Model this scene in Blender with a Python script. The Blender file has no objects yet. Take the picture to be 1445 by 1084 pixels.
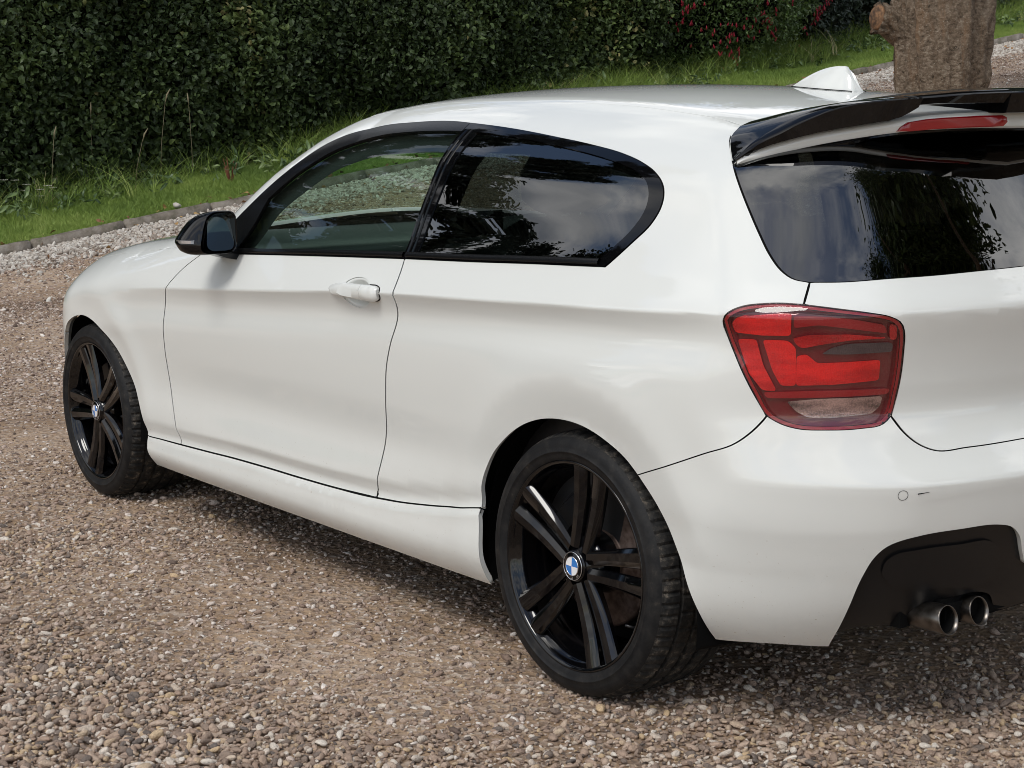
import bpy, bmesh, math, random
import numpy as np
from mathutils import Vector, Matrix, Euler
from mathutils.geometry import delaunay_2d_cdt
R = math.radians
rng = np.random.default_rng(7); random.seed(7)
SC = bpy.context.scene; COL = SC.collection

# ------------------------------------------------------------------ camera
cam = bpy.data.cameras.new('camera'); camo = bpy.data.objects.new('camera', cam); COL.objects.link(camo)
def cam_axes(yaw, pitch, roll):
    f = np.array([math.cos(yaw)*math.cos(pitch), math.sin(yaw)*math.cos(pitch), -math.sin(pitch)])
    r = np.cross(f, [0, 0, 1]); r /= np.linalg.norm(r); u = np.cross(r, f)
    c, s = math.cos(roll), math.sin(roll)
    return c*r+s*u, -s*r+c*u, f
_r, _u, _f = cam_axes(R(-37.31), R(9.18), R(-.58))
camo.matrix_world = Matrix(((_r[0], _u[0], -_f[0], -2.92), (_r[1], _u[1], -_f[1], 3.26), (_r[2], _u[2], -_f[2], 1.35), (0, 0, 0, 1)))
cam.sensor_width = 36; cam.lens = 59.17; cam.clip_start = .1; cam.clip_end = 2000
SC.camera = camo
cam.dof.use_dof = False; cam.dof.focus_distance = 4.6; cam.dof.aperture_fstop = 26

# ------------------------------------------------------------------ sky and sun
SUN_EL, SUN_AZ = 53, 108          # azimuth measured from +x towards +y
w = bpy.data.worlds.new('World'); SC.world = w; w.use_nodes = True
nt = w.node_tree; nt.nodes.clear()
def N(t, **k):
    n = nt.nodes.new(t)
    for a, b in k.items(): setattr(n, a, b)
    return n
def build_world():
    out = N('ShaderNodeOutputWorld'); bg = N('ShaderNodeBackground'); bg.inputs[1].default_value = .105
    sky = N('ShaderNodeTexSky', sky_type='NISHITA', sun_disc=False)
    sky.sun_elevation = R(SUN_EL); sky.sun_rotation = R(90-SUN_AZ)
    tc = N('ShaderNodeTexCoord'); sep = N('ShaderNodeSeparateXYZ'); nt.links.new(tc.outputs['Generated'], sep.inputs[0])
    add = N('ShaderNodeMath', operation='ADD'); add.inputs[1].default_value = .22; nt.links.new(sep.outputs['Z'], add.inputs[0])
    mx = N('ShaderNodeMath', operation='MAXIMUM'); mx.inputs[1].default_value = .05; nt.links.new(add.outputs[0], mx.inputs[0])
    dx = N('ShaderNodeMath', operation='DIVIDE'); dy = N('ShaderNodeMath', operation='DIVIDE')
    nt.links.new(sep.outputs['X'], dx.inputs[0]); nt.links.new(mx.outputs[0], dx.inputs[1])
    nt.links.new(sep.outputs['Y'], dy.inputs[0]); nt.links.new(mx.outputs[0], dy.inputs[1])
    cb = N('ShaderNodeCombineXYZ'); nt.links.new(dx.outputs[0], cb.inputs[0]); nt.links.new(dy.outputs[0], cb.inputs[1])
    no = N('ShaderNodeTexNoise'); no.inputs['Scale'].default_value = 1.5; no.inputs['Detail'].default_value = 9; no.inputs['Roughness'].default_value = .58; no.inputs['Distortion'].default_value = .35
    mp = N('ShaderNodeMapping'); mp.inputs['Location'].default_value = (14.8, 7.6, 0); nt.links.new(cb.outputs[0], mp.inputs[0])
    nt.links.new(mp.outputs[0], no.inputs['Vector'])
    cr = N('ShaderNodeValToRGB'); cr.color_ramp.elements[0].position = .44; cr.color_ramp.elements[1].position = .555
    nt.links.new(no.outputs[0], cr.inputs[0])
    no2 = N('ShaderNodeTexNoise'); no2.inputs['Scale'].default_value = 3.1; no2.inputs['Detail'].default_value = 6
    nt.links.new(mp.outputs[0], no2.inputs['Vector'])
    cc = N('ShaderNodeValToRGB'); cc.color_ramp.elements[0].position = .3; cc.color_ramp.elements[0].color = (3.4, 3.7, 4.2, 1)
    cc.color_ramp.elements[1].position = .7; cc.color_ramp.elements[1].color = (12.5, 12.3, 12.0, 1)
    nt.links.new(no2.outputs[0], cc.inputs[0])
    mix = N('ShaderNodeMixRGB'); nt.links.new(cr.outputs[0], mix.inputs[0]); nt.links.new(sky.outputs[0], mix.inputs[1]); nt.links.new(cc.outputs[0], mix.inputs[2])
    nt.links.new(mix.outputs[0], bg.inputs[0]); nt.links.new(bg.outputs[0], out.inputs[0])
build_world()
sl = bpy.data.lights.new('sun', 'SUN'); so = bpy.data.objects.new('sun', sl); COL.objects.link(so)
sl.energy = 1.35; sl.angle = R(22); sl.color = (1, .97, .92)
_sd = Vector((math.cos(R(SUN_EL))*math.cos(R(SUN_AZ)), math.cos(R(SUN_EL))*math.sin(R(SUN_AZ)), math.sin(R(SUN_EL))))
so.rotation_euler = _sd.to_track_quat('Z', 'Y').to_euler()
SC.view_settings.view_transform = 'Standard'; SC.view_settings.look = 'None'
SC.view_settings.exposure = .44; SC.view_settings.gamma = 1
SC.cycles.filter_width = .95; SC.cycles.max_bounces = 10; SC.cycles.transparent_max_bounces = 16; SC.cycles.glossy_bounces = 5

# ------------------------------------------------------------------ helpers
def tag(o, label=None, cat=None, group=None, kind=None):
    if label: o['label'] = label
    if cat: o['category'] = cat
    if group: o['group'] = group
    if kind: o['kind'] = kind
    return o
def empty(name, loc=(0, 0, 0)):
    o = bpy.data.objects.new(name, None); COL.objects.link(o); o.location = loc; o.empty_display_size = .1; return o
def mesh(name, V, Fc, mat, parent=None, smooth=True, normals=None, link=True, mats=None, fmat=None):
    me = bpy.data.meshes.new(name)
    me.from_pydata([tuple(map(float, v)) for v in V], [], [tuple(int(i) for i in f) for f in Fc])
    for m in (mats or [mat]): me.materials.append(m)
    me.polygons.foreach_set('use_smooth', [smooth]*len(me.polygons))
    if fmat is not None: me.polygons.foreach_set('material_index', list(map(int, fmat)))
    me.update()
    if normals is not None: me.normals_split_custom_set_from_vertices([tuple(map(float, n)) for n in normals])
    o = bpy.data.objects.new(name, me)
    if link: COL.objects.link(o)
    if parent: o.parent = parent
    return o
def bm_obj(name, bm, mat, parent=None, smooth=True, auto=None, link=True):
    me = bpy.data.meshes.new(name)
    bmesh.ops.recalc_face_normals(bm, faces=bm.faces)
    if auto is not None:
        for e in bm.edges:
            if len(e.link_faces) == 2 and e.calc_face_angle(0) > R(auto): e.smooth = False
    for f in bm.faces: f.smooth = smooth
    bm.to_mesh(me); bm.free(); me.materials.append(mat)
    o = bpy.data.objects.new(name, me)
    if link: COL.objects.link(o)
    if parent: o.parent = parent
    return o
def box(bm, c, s, rot=None, bev=0):
    r = bmesh.ops.create_cube(bm, size=1); vs = r['verts']
    M = Matrix.LocRotScale(Vector(c), Euler(rot) if rot else None, Vector(s))
    bmesh.ops.transform(bm, matrix=M, verts=vs)
    if bev:
        es = list({e for v in vs for e in v.link_edges}); bmesh.ops.bevel(bm, geom=es, offset=bev, segments=2, affect='EDGES')
def tube(bm, pts, rad, seg=10, caps=True):
    pts = [Vector(p) for p in pts]; n = len(pts); rad = rad if hasattr(rad, '__len__') else [rad]*n; rings = []
    up = Vector((0, 0, 1))
    for i, p in enumerate(pts):
        t = (pts[min(i+1, n-1)]-pts[max(i-1, 0)]).normalized()
        a = t.cross(up); a = a.normalized() if a.length > 1e-3 else t.cross(Vector((1, 0, 0))).normalized()
        b = t.cross(a)
        rings.append([bm.verts.new(p+rad[i]*(math.cos(2*math.pi*k/seg)*a+math.sin(2*math.pi*k/seg)*b)) for k in range(seg)])
    for i in range(n-1):
        for k in range(seg): bm.faces.new((rings[i][k], rings[i][(k+1) % seg], rings[i+1][(k+1) % seg], rings[i+1][k]))
    if caps: bm.faces.new(rings[0][::-1]); bm.faces.new(rings[-1])
def grid_faces(nu, nv, closed_u=False):
    Fc = []
    for i in range(nu if closed_u else nu-1):
        for j in range(nv-1):
            a = i*nv+j; b = ((i+1) % nu)*nv+j; Fc.append((a, b, b+1, a+1))
    return Fc
def loft(name, secs, mat, parent=None, closed=True, caps=True, auto=35, link=True):
    """secs: list of sections, each a list of 3D points"""
    bm = bmesh.new(); n = len(secs[0])
    rows = [[bm.verts.new(p) for p in s] for s in secs]
    for i in range(len(rows)-1):
        for j in range(n if closed else n-1):
            k = (j+1) % n
            try: bm.faces.new((rows[i][j], rows[i][k], rows[i+1][k], rows[i+1][j]))
            except ValueError: pass
    if caps and closed: bm.faces.new(rows[0][::-1]); bm.faces.new(rows[-1])
    bmesh.ops.remove_doubles(bm, verts=bm.verts, dist=1e-5)
    return bm_obj(name, bm, mat, parent, True, auto, link)

# ------------------------------------------------------------------ materials
class M: pass
def mat(name, col, rough=.5, **k):
    m = bpy.data.materials.new(name); m.use_nodes = True; b = m.node_tree.nodes['Principled BSDF']
    b.inputs['Base Color'].default_value = (*col, 1); b.inputs['Roughness'].default_value = rough
    names = dict(coat='Coat Weight', coat_r='Coat Roughness', metal='Metallic', spec='Specular IOR Level', trans='Transmission Weight', ior='IOR', sss='Subsurface Weight', sheen='Sheen Weight')
    for a, v in k.items(): b.inputs[names[a]].default_value = v
    return m
def nodes(m): return m.node_tree, m.node_tree.nodes, m.node_tree.links, m.node_tree.nodes['Principled BSDF']
def noise(n, l, vec, scale, detail=4, rough=.5):
    t = n.new('ShaderNodeTexNoise'); t.inputs['Scale'].default_value = scale; t.inputs['Detail'].default_value = detail; t.inputs['Roughness'].default_value = rough
    l.new(vec, t.inputs['Vector']); return t.outputs[0]
def ramp(n, l, fac, stops):
    r = n.new('ShaderNodeValToRGB'); e = r.color_ramp.elements
    while len(e) < len(stops): e.new(.5)
    for i, (p, c) in enumerate(stops): e[i].position = p; e[i].color = (*c, 1) if len(c) == 3 else c
    l.new(fac, r.inputs[0]); return r.outputs[0]
def mixc(n, l, fac, a, b, mode='MIX'):
    x = n.new('ShaderNodeMixRGB'); x.blend_type = mode
    for s, v in ((0, fac), (1, a), (2, b)):
        if hasattr(v, 'is_linked'): l.new(v, x.inputs[s])
        elif s == 0: x.inputs[0].default_value = v
        else: x.inputs[s].default_value = (*v, 1)
    return x.outputs[0]
def bump(n, l, b, h, dist, strength=1.0):
    q = n.new('ShaderNodeBump'); q.inputs['Distance'].default_value = dist; q.inputs['Strength'].default_value = strength
    l.new(h, q.inputs['Height']); l.new(q.outputs[0], b.inputs['Normal']); return q
def objc(n): return n.new('ShaderNodeTexCoord').outputs['Object']
def geo(n): return n.new('ShaderNodeNewGeometry').outputs['Position']

def paint():
    m = mat('white_paint', (.69, .70, .665), .5, coat=1.0, coat_r=.006, spec=.0); m.node_tree.nodes['Principled BSDF'].inputs['Coat IOR'].default_value = 1.62
    t, n, l, b = nodes(m); p = geo(n)
    # road film low down on the body, a property of the surface
    s = n.new('ShaderNodeSeparateXYZ'); l.new(p, s.inputs[0])
    mr = n.new('ShaderNodeMapRange'); mr.inputs[1].default_value = .55; mr.inputs[2].default_value = .16; l.new(s.outputs[2], mr.inputs[0])
    nz = noise(n, l, p, 14, 6, .7)
    mu = n.new('ShaderNodeMath'); mu.operation = 'MULTIPLY'; l.new(mr.outputs[0], mu.inputs[0]); l.new(nz, mu.inputs[1])
    sp = ramp(n, l, noise(n, l, p, 150, 2, .5), [(.0, (0, 0, 0)), (.70, (0, 0, 0)), (.78, (1, 1, 1))])
    sp2 = n.new('ShaderNodeMath'); sp2.operation = 'MULTIPLY'; l.new(sp, sp2.inputs[0]); l.new(mr.outputs[0], sp2.inputs[1])
    ad = n.new('ShaderNodeMath'); ad.operation = 'MULTIPLY_ADD'; l.new(mu.outputs[0], ad.inputs[0]); ad.inputs[1].default_value = .22; l.new(sp2.outputs[0], ad.inputs[2]); ad.use_clamp = True
    c = mixc(n, l, ad.outputs[0], (.69, .70, .665), (.36, .29, .21)); l.new(c, b.inputs['Base Color'])
    q = n.new('ShaderNodeBump'); q.inputs['Distance'].default_value = .0003; q.inputs['Strength'].default_value = .06
    l.new(noise(n, l, p, 55, 2), q.inputs['Height']); l.new(q.outputs[0], b.inputs['Coat Normal'])
    return m
M.paint = paint()
M.gblack = mat('gloss_black', (.0025, .0025, .003), .03, spec=.36)
M.sblack = mat('satin_black', (.006, .006, .0065), .2, spec=.3)
M.mblack = mat('textured_black_plastic', (.008, .008, .0085), .24, spec=.3)
t_, n_, l_, b_ = nodes(M.mblack); bump(n_, l_, b_, noise(n_, l_, geo(n_), 900, 2), .0006, .5)
M.dark = mat('dark_cavity', (.004, .004, .004), .9, spec=.1)
M.alloy = mat('black_alloy', (.002, .002, .0025), .06, spec=.55)
M.barrel = mat('wheel_barrel', (.012, .012, .013), .32, metal=.3)
M.steel = mat('brushed_steel', (.33, .31, .29), .33, metal=1)
t_, n_, l_, b_ = nodes(M.steel); l_.new(ramp(n_, l_, noise(n_, l_, geo(n_), 30, 5), [(.3, (.075, .065, .055)), (.65, (.24, .22, .20))]), b_.inputs['Base Color'])
M.disc = mat('brake_disc', (.16, .10, .07), .5, metal=.6)
t_, n_, l_, b_ = nodes(M.disc); l_.new(ramp(n_, l_, noise(n_, l_, geo(n_), 60, 5), [(.35, (.05, .030, .022)), (.65, (.12, .085, .07))]), b_.inputs['Base Color'])
M.chrome = mat('chrome', (.8, .8, .82), .08, metal=1)
M.silver = mat('silver', (.62, .62, .64), .25, metal=.9)
def rubber():
    m = mat('tyre_rubber', (.016, .016, .017), .6, spec=.22); t, n, l, b = nodes(m); p = objc(n)
    c = ramp(n, l, noise(n, l, p, 26, 7, .7), [(.45, (.0085, .0085, .009)), (.62, (.018, .017, .016)), (.76, (.07, .058, .046))])
    l.new(c, b.inputs['Base Color']); bump(n, l, b, noise(n, l, p, 240, 3), .0008, .5); return m
M.rubber = rubber()
def tread():
    m = mat('tyre_tread', (.022, .021, .02), .75, spec=.3); t, n, l, b = nodes(m); p = objc(n)
    c = ramp(n, l, noise(n, l, p, 38, 8, .72), [(.44, (.012, .012, .012)), (.57, (.034, .031, .027)), (.72, (.18, .150, .118))])
    l.new(c, b.inputs['Base Color']); bump(n, l, b, noise(n, l, p, 120, 5), .002, .7); return m
M.tread = tread()
M.blue = mat('roundel_blue', (.02, .17, .50), .2, coat=1); M.wht = mat('roundel_white', (.8, .8, .8), .2, coat=1)
def glass(name, tint, refl_ior=1.5, dark=0.0):
    """thin pane: tinted see-through plus a Fresnel mirror layer"""
    m = bpy.data.materials.new(name); m.use_nodes = True; t = m.node_tree; n = t.nodes; l = t.links; n.clear()
    o = n.new('ShaderNodeOutputMaterial'); mx = n.new('ShaderNodeMixShader'); tr = n.new('ShaderNodeBsdfTransparent'); gl = n.new('ShaderNodeBsdfGlossy'); fr = n.new('ShaderNodeFresnel')
    tr.inputs[0].default_value = (*tint, 1); gl.inputs['Roughness'].default_value = .004; gl.inputs[0].default_value = (1, 1, 1, 1); fr.inputs[0].default_value = refl_ior
    ge = n.new('ShaderNodeNewGeometry'); mr = n.new('ShaderNodeMapRange'); mr.inputs[3].default_value = refl_ior; mr.inputs[4].default_value = 1/refl_ior
    l.new(ge.outputs['Backfacing'], mr.inputs[0]); l.new(mr.outputs[0], fr.inputs[0])      # the same pane seen from inside
    l.new(fr.outputs[0], mx.inputs[0]); l.new(tr.outputs[0], mx.inputs[1]); l.new(gl.outputs[0], mx.inputs[2]); l.new(mx.outputs[0], o.inputs[0]); return m
M.glass = glass('door_glass', (.66, .80, .71), 1.5)
M.privacy = glass('privacy_glass', (.10, .115, .11), 2.05)
M.rglass = glass('rear_glass', (.06, .065, .065), 2.15)
M.lens = glass('lamp_lens', (.93, .80, .80), 1.5)
M.mirror = mat('mirror_glass', (.42, .48, .46), .01, metal=1)
def reflector(name, ca, cb, scale, rough=.25, metal=.0, ribs=(1, 0, 0)):
    """moulded prism optics: fine ribs crossed by cells, with streaks of lighter and darker plastic"""
    m = mat(name, ca, rough, metal=metal, coat=.5, coat_r=.04); t, n, l, b = nodes(m); p = geo(n)
    v = n.new('ShaderNodeTexVoronoi'); v.inputs['Scale'].default_value = scale; l.new(p, v.inputs['Vector'])
    mp = n.new('ShaderNodeMapping'); mp.inputs['Scale'].default_value = (9, 9, 34); mp.inputs['Rotation'].default_value = (.5, .2, 0); l.new(p, mp.inputs[0])
    st = noise(n, l, mp.outputs[0], 1.0, 4, .6)
    w_ = n.new('ShaderNodeTexWave'); w_.inputs['Scale'].default_value = 95; w_.bands_direction = 'Y'; w_.inputs['Distortion'].default_value = .6; l.new(p, w_.inputs['Vector'])
    c = ramp(n, l, st, [(.36, cb), (.62, ca)]); c2 = mixc(n, l, .35, c, ramp(n, l, v.outputs[0], [(.0, ca), (.9, cb)])); l.new(c2, b.inputs['Base Color'])
    ad = n.new('ShaderNodeMath'); ad.operation = 'MULTIPLY_ADD'; ad.inputs[1].default_value = .6; l.new(w_.outputs[1], ad.inputs[0]); l.new(v.outputs[0], ad.inputs[2])
    bump(n, l, b, ad.outputs[0], .0012, .30); return m
M.redA = reflector('bright_red_reflector', (.80, .014, .014), (.36, .003, .007), 420, .18)
M.redB = reflector('red_reflector', (.50, .006, .010), (.20, .002, .005), 420, .22)
M.redD = mat('dark_red_plastic', (.12, .0025, .009), .18, coat=1)
M.redM = mat('deep_red_plastic', (.26, .003, .010), .2, coat=1)
M.greyl = reflector('smoked_reflector', (.07, .07, .075), (.03, .03, .032), 300, .3)
M.clear = reflector('reverse_reflector', (.80, .78, .76), (.10, .10, .10), 300, .12, .85)
M.brake = mat('brake_light_red', (.30, .006, .010), .15, coat=.6)
M.leather = mat('black_upholstery', (.012, .012, .013), .5)
M.dash = mat('dashboard_plastic', (.03, .034, .036), .35)
# ------------------------------------------------------------------ scatter (stones, leaves, grass: things nobody could count)
def scatter_tree(name, variants):
    g = bpy.data.node_groups.new(name, 'GeometryNodeTree')
    g.interface.new_socket('Geometry', in_out='INPUT', socket_type='NodeSocketGeometry'); g.interface.new_socket('Geometry', in_out='OUTPUT', socket_type='NodeSocketGeometry')
    n = g.nodes; l = g.links
    i = n.new('NodeGroupInput'); o = n.new('NodeGroupOutput'); ip = n.new('GeometryNodeInstanceOnPoints'); j = n.new('GeometryNodeGeometryToInstance')
    for v in reversed(variants):
        oi = n.new('GeometryNodeObjectInfo'); oi.inputs['Object'].default_value = v; oi.inputs['As Instance'].default_value = True; oi.transform_space = 'ORIGINAL'
        l.new(oi.outputs['Geometry'], j.inputs[0])
    def attr(nm, ty):
        a = n.new('GeometryNodeInputNamedAttribute'); a.data_type = ty; a.inputs['Name'].default_value = nm; return a.outputs[0]
    l.new(i.outputs[0], ip.inputs['Points']); l.new(j.outputs[0], ip.inputs['Instance']); ip.inputs['Pick Instance'].default_value = True
    l.new(attr('idx', 'INT'), ip.inputs['Instance Index'])
    er = n.new('FunctionNodeEulerToRotation'); l.new(attr('rot', 'FLOAT_VECTOR'), er.inputs[0]); l.new(er.outputs[0], ip.inputs['Rotation'])
    l.new(attr('scl', 'FLOAT_VECTOR'), ip.inputs['Scale']); l.new(ip.outputs[0], o.inputs[0]); return g
def scatter(name, P, rot, scl, variants, tone, parent=None, base_mat=None):
    me = bpy.data.meshes.new(name); n = len(P); me.vertices.add(n); me.vertices.foreach_set('co', np.asarray(P, np.float32).ravel())
    def add(nm, ty, arr, f):
        a = me.attributes.new(nm, ty, 'POINT'); a.data.foreach_set(f, np.asarray(arr).ravel())
    if np.ndim(scl) == 1: scl = np.repeat(np.asarray(scl)[:, None], 3, 1)
    add('rot', 'FLOAT_VECTOR', np.asarray(rot, np.float32), 'vector'); add('scl', 'FLOAT_VECTOR', np.asarray(scl, np.float32), 'vector')
    add('idx', 'INT', rng.integers(0, len(variants), n).astype(np.int32), 'value'); add('tone', 'FLOAT', np.asarray(tone, np.float32), 'value')
    o = bpy.data.objects.new(name, me); COL.objects.link(o)
    if parent: o.parent = parent
    md = o.modifiers.new('scatter', 'NODES'); md.node_group = scatter_tree(name+'_nodes', variants)
    o['kind'] = 'stuff'; return o
def tone_node(n): a = n.new('ShaderNodeAttribute'); a.attribute_type = 'INSTANCER'; a.attribute_name = 'tone'; return a.outputs['Fac']

def vnoise(x, y, s=1.0, seed=0):
    """cheap value noise, 0..1"""
    x = np.asarray(x)*s+seed*17.3; y = np.asarray(y)*s+seed*9.1
    xi = np.floor(x).astype(int); yi = np.floor(y).astype(int); fx = x-xi; fy = y-yi
    fx = fx*fx*(3-2*fx); fy = fy*fy*(3-2*fy)
    def h(a, b):
        v = (a*374761393+b*668265263+seed*1442695041) & 0x7fffffff; v = ((v ^ (v >> 13))*1274126177) & 0x7fffffff; return ((v ^ (v >> 16)) & 0xffff)/65535.
    return (h(xi, yi)*(1-fx)+h(xi+1, yi)*fx)*(1-fy)+(h(xi, yi+1)*(1-fx)+h(xi+1, yi+1)*fx)*fy
def fbm(x, y, s, seed=0, o=4): return sum(vnoise(x, y, s*2**k, seed+k)*.5**k for k in range(o))/sum(.5**k for k in range(o))

# ------------------------------------------------------------------ terrain
def kerb_x(y): return 11.35-.065*y
def drive_z(x, y):
    t = np.clip((-y-1.2)/.5, -30, 80)
    z = .137*.5*np.log1p(np.exp(t))
    far = np.clip((-y-40)/60, 0, 1); z = np.where(-y > 40, z-far*far*6, z)
    car = np.exp(-(np.clip(np.abs(x-1.3)-2.2, 0, None)**2+np.clip(np.abs(y)-1.1, 0, None)**2)/2)
    return z+(fbm(x, y, .35, 3, 3)-.5)*.10*(1-car)+(fbm(x, y, 1.7, 5, 3)-.5)*.022*(1-.75*car)
def verge_z(x, y):
    d = np.clip(x-kerb_x(y), 0, 40)
    return drive_z(x, y)+.035+.03*np.minimum(d, 5)+.10*np.clip((d-1.0)/2, 0, 1)**2+(fbm(x, y, .9, 11, 3)-.5)*.06*np.clip(d*2, 0, 1)
def ground_mat():
    m = mat('drive_dirt', (.2, .15, .11), .9, spec=.25); t, n, l, b = nodes(m); p = geo(n)
    big = ramp(n, l, noise(n, l, p, .9, 6, .6), [(.35, (.25, .165, .10)), (.5, (.42, .29, .185)), (.66, (.53, .39, .275))])
    v = n.new('ShaderNodeTexVoronoi'); v.inputs['Scale'].default_value = 52; v.inputs['Randomness'].default_value = 1; l.new(p, v.inputs['Vector'])
    st = ramp(n, l, v.outputs['Color'], [(.2, (.19, .145, .118)), (.45, (.38, .29, .23)), (.62, (.48, .39, .315)), (.8, (.62, .55, .48))])
    f = ramp(n, l, noise(n, l, p, 22, 5, .65), [(.42, (0, 0, 0)), (.58, (1, 1, 1))])
    c = mixc(n, l, f, big, st); c = mixc(n, l, .35, c, mixc(n, l, 1.0, big, ramp(n, l, noise(n, l, p, 130, 4, .7), [(.3, (.4, .4, .4)), (.7, (1.5, 1.5, 1.5))]), 'MULTIPLY'))
    wet = ramp(n, l, noise(n, l, p, .55, 4, .6), [(.34, (.70, .66, .62)), (.5, (1, 1, 1))])
    c = mixc(n, l, 1.0, c, wet, 'MULTIPLY'); l.new(c, b.inputs['Base Color'])
    h = n.new('ShaderNodeMath'); h.operation = 'ADD'; l.new(v.outputs[0], h.inputs[0]); l.new(noise(n, l, p, 70, 6, .7), h.inputs[1])
    bump(n, l, b, h.outputs[0], .012, .9); return m
M.ground = ground_mat()
def soil_mat():
    m = mat('verge_soil', (.05, .06, .02), .95, spec=.1); t, n, l, b = nodes(m); p = geo(n)
    l.new(ramp(n, l, noise(n, l, p, 5, 6, .7), [(.35, (.05, .07, .018)), (.55, (.09, .12, .03)), (.72, (.17, .16, .07))]), b.inputs['Base Color']); return m
M.soil = soil_mat()
def sheet(name, xs, ys, zf, m):
    X, Y = np.meshgrid(xs, ys, indexing='ij'); Z = zf(X.ravel(), Y.ravel())
    return mesh(name, np.stack([X.ravel(), Y.ravel(), Z], 1), grid_faces(len(xs), len(ys)), m)
def spaced(a, b, far, near, c, w):
    out = [a]
    while out[-1] < b:
        d = abs(out[-1]-c); out.append(out[-1]+(near if d < w else min(far, near+(d-w)*.12)))
    return np.array(out)
tag(sheet('ground', spaced(-160, 160, 20, .14, 3, 9), spaced(-160, 160, 20, .14, -1, 9), drive_z, M.ground), kind='structure')
def verge():
    dd = np.array([0, .05, .15, .3, .5, .8, 1.2, 1.6, 2, 2.5, 3, 4, 6, 10, 20, 60]); ys = np.arange(-45, 20, .3)
    D, Y = np.meshgrid(dd, ys, indexing='ij'); D = D.ravel(); Y = Y.ravel(); X = kerb_x(Y)+.05+D
    return tag(mesh('grass_verge', np.stack([X, Y, verge_z(X, Y)], 1), grid_faces(len(dd), len(ys)), M.soil), kind='structure')
verge()

# kerb stones, each an edging block of its own
def kerb():
    m = mat('kerb_concrete', (.24, .21, .18), .85); t, n, l, b = nodes(m); p = geo(n)
    l.new(ramp(n, l, noise(n, l, p, 7, 7, .7), [(.3, (.085, .085, .05)), (.48, (.20, .17, .135)), (.7, (.33, .30, .26))]), b.inputs['Base Color']); bump(n, l, b, noise(n, l, p, 60, 5), .006)
    root = tag(empty('kerb', (kerb_x(-10), -10, 0)), 'low weathered concrete edging kerb between pale gravel strip and grass verge', 'kerb')
    y = 4.0; meshes = []
    for k in range(4):
        bm = bmesh.new(); box(bm, (0, 0, 0), (.055, .905, .17), bev=.008)
        bmesh.ops.subdivide_edges(bm, edges=[e for e in bm.edges if e.calc_length() > .5], cuts=6)
        for v in bm.verts: v.co += Vector((random.uniform(-.004, .004), 0, random.uniform(-.004, .004)))
        o = bm_obj('kerb_stone', bm, m, link=False); meshes.append(o.data); bpy.data.objects.remove(o)
    i = 0
    while y > -36:
        yc = y-.457; x = kerb_x(yc); z = float(drive_z(np.array([x]), np.array([yc]))[0])+.005+random.uniform(-.010, .012)
        o = bpy.data.objects.new('kerb_stone', random.choice(meshes)); COL.objects.link(o)
        sl_ = float(drive_z(np.array([x]), np.array([yc-.45]))[0]-drive_z(np.array([x]), np.array([yc+.45]))[0])/.9
        o.parent = root; o.location = (x-root.location.x, yc+10, z)
        o.rotation_euler = (-math.atan(sl_)+random.uniform(-.008, .008), random.uniform(-.06, .06), math.atan(.065)+random.uniform(-.012, .012)); y -= .915; i += 1
kerb()

# stones
HID = []      # source shapes for scattering, never linked to the scene
def stone_mat(name, stops, rough=.75, nscale=70):
    m = mat(name, (.3, .3, .3), rough, spec=.35); t, n, l, b = nodes(m); o = objc(n)
    c = ramp(n, l, tone_node(n), stops)
    v = ramp(n, l, noise(n, l, o, 3, 5, .7), [(.3, (.72, .72, .72)), (.7, (1.2, 1.2, 1.2))]); l.new(mixc(n, l, 1.0, c, v, 'MULTIPLY'), b.inputs['Base Color'])
    bump(n, l, b, noise(n, l, o, 9, 5), .03, .5); return m
def pebble(seed, flat, ang, m, sub=2):
    r_ = random.Random(seed); bm = bmesh.new(); bmesh.ops.create_icosphere(bm, subdivisions=sub, radius=.5)
    ax = [Vector((r_.gauss(0, 1), r_.gauss(0, 1), r_.gauss(0, 1))).normalized() for _ in range(ang)]; dd = [r_.uniform(.26, .42) for _ in ax]
    for v in bm.verts:
        p = v.co.copy()
        for a, d in zip(ax, dd):
            e = p.dot(a)-d
            if e > 0: p -= a*e*.8
        v.co = Vector((p.x, p.y*r_.uniform(.96, 1.0)*.78, p.z*flat))
    o = bm_obj('stone', bm, m, link=False, smooth=True); HID.append(o); return o
PEB = stone_mat('pebble_stone', [(0, (.17, .140, .120)), (.12, (.29, .215, .165)), (.36, (.43, .305, .225)), (.60, (.53, .405, .31)), (.74, (.58, .42, .25)), (.80, (.58, .48, .39)), (1, (.78, .70, .60))])
WHT = stone_mat('pale_stone', [(0, (.30, .25, .205)), (.3, (.48, .42, .36)), (1, (.72, .68, .61))])
CHP = stone_mat('chipping_stone', [(0, (.14, .10, .078)), (.25, (.29, .205, .155)), (.5, (.48, .355, .28)), (.75, (.62, .50, .42)), (1, (.86, .79, .71))])
chp = [pebble(70+i, random.uniform(.45, .65), 8, CHP, 1) for i in range(7)]
peb = [pebble(i, random.uniform(.5, .7), 7, PEB) for i in range(9)]
wst = [pebble(40+i, .7, 12, WHT, 2) for i in range(6)]
def rnd_rot(n, tilt=.5): return np.stack([rng.normal(0, tilt, n), rng.normal(0, tilt, n), rng.uniform(0, 6.28, n)], 1)
def under_view(x, y, margin=.35):
    """keep ground points the photograph can see (or nearly)"""
    v = np.stack([x+2.92, y-3.26], 1); c, s = math.cos(R(-37.31)), math.sin(R(-37.31))
    d = v[:, 0]*c+v[:, 1]*s; lat = v[:, 0]*s-v[:, 1]*c
    return (d > 2.7) & (np.abs(lat) < d*.335+margin)
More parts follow.
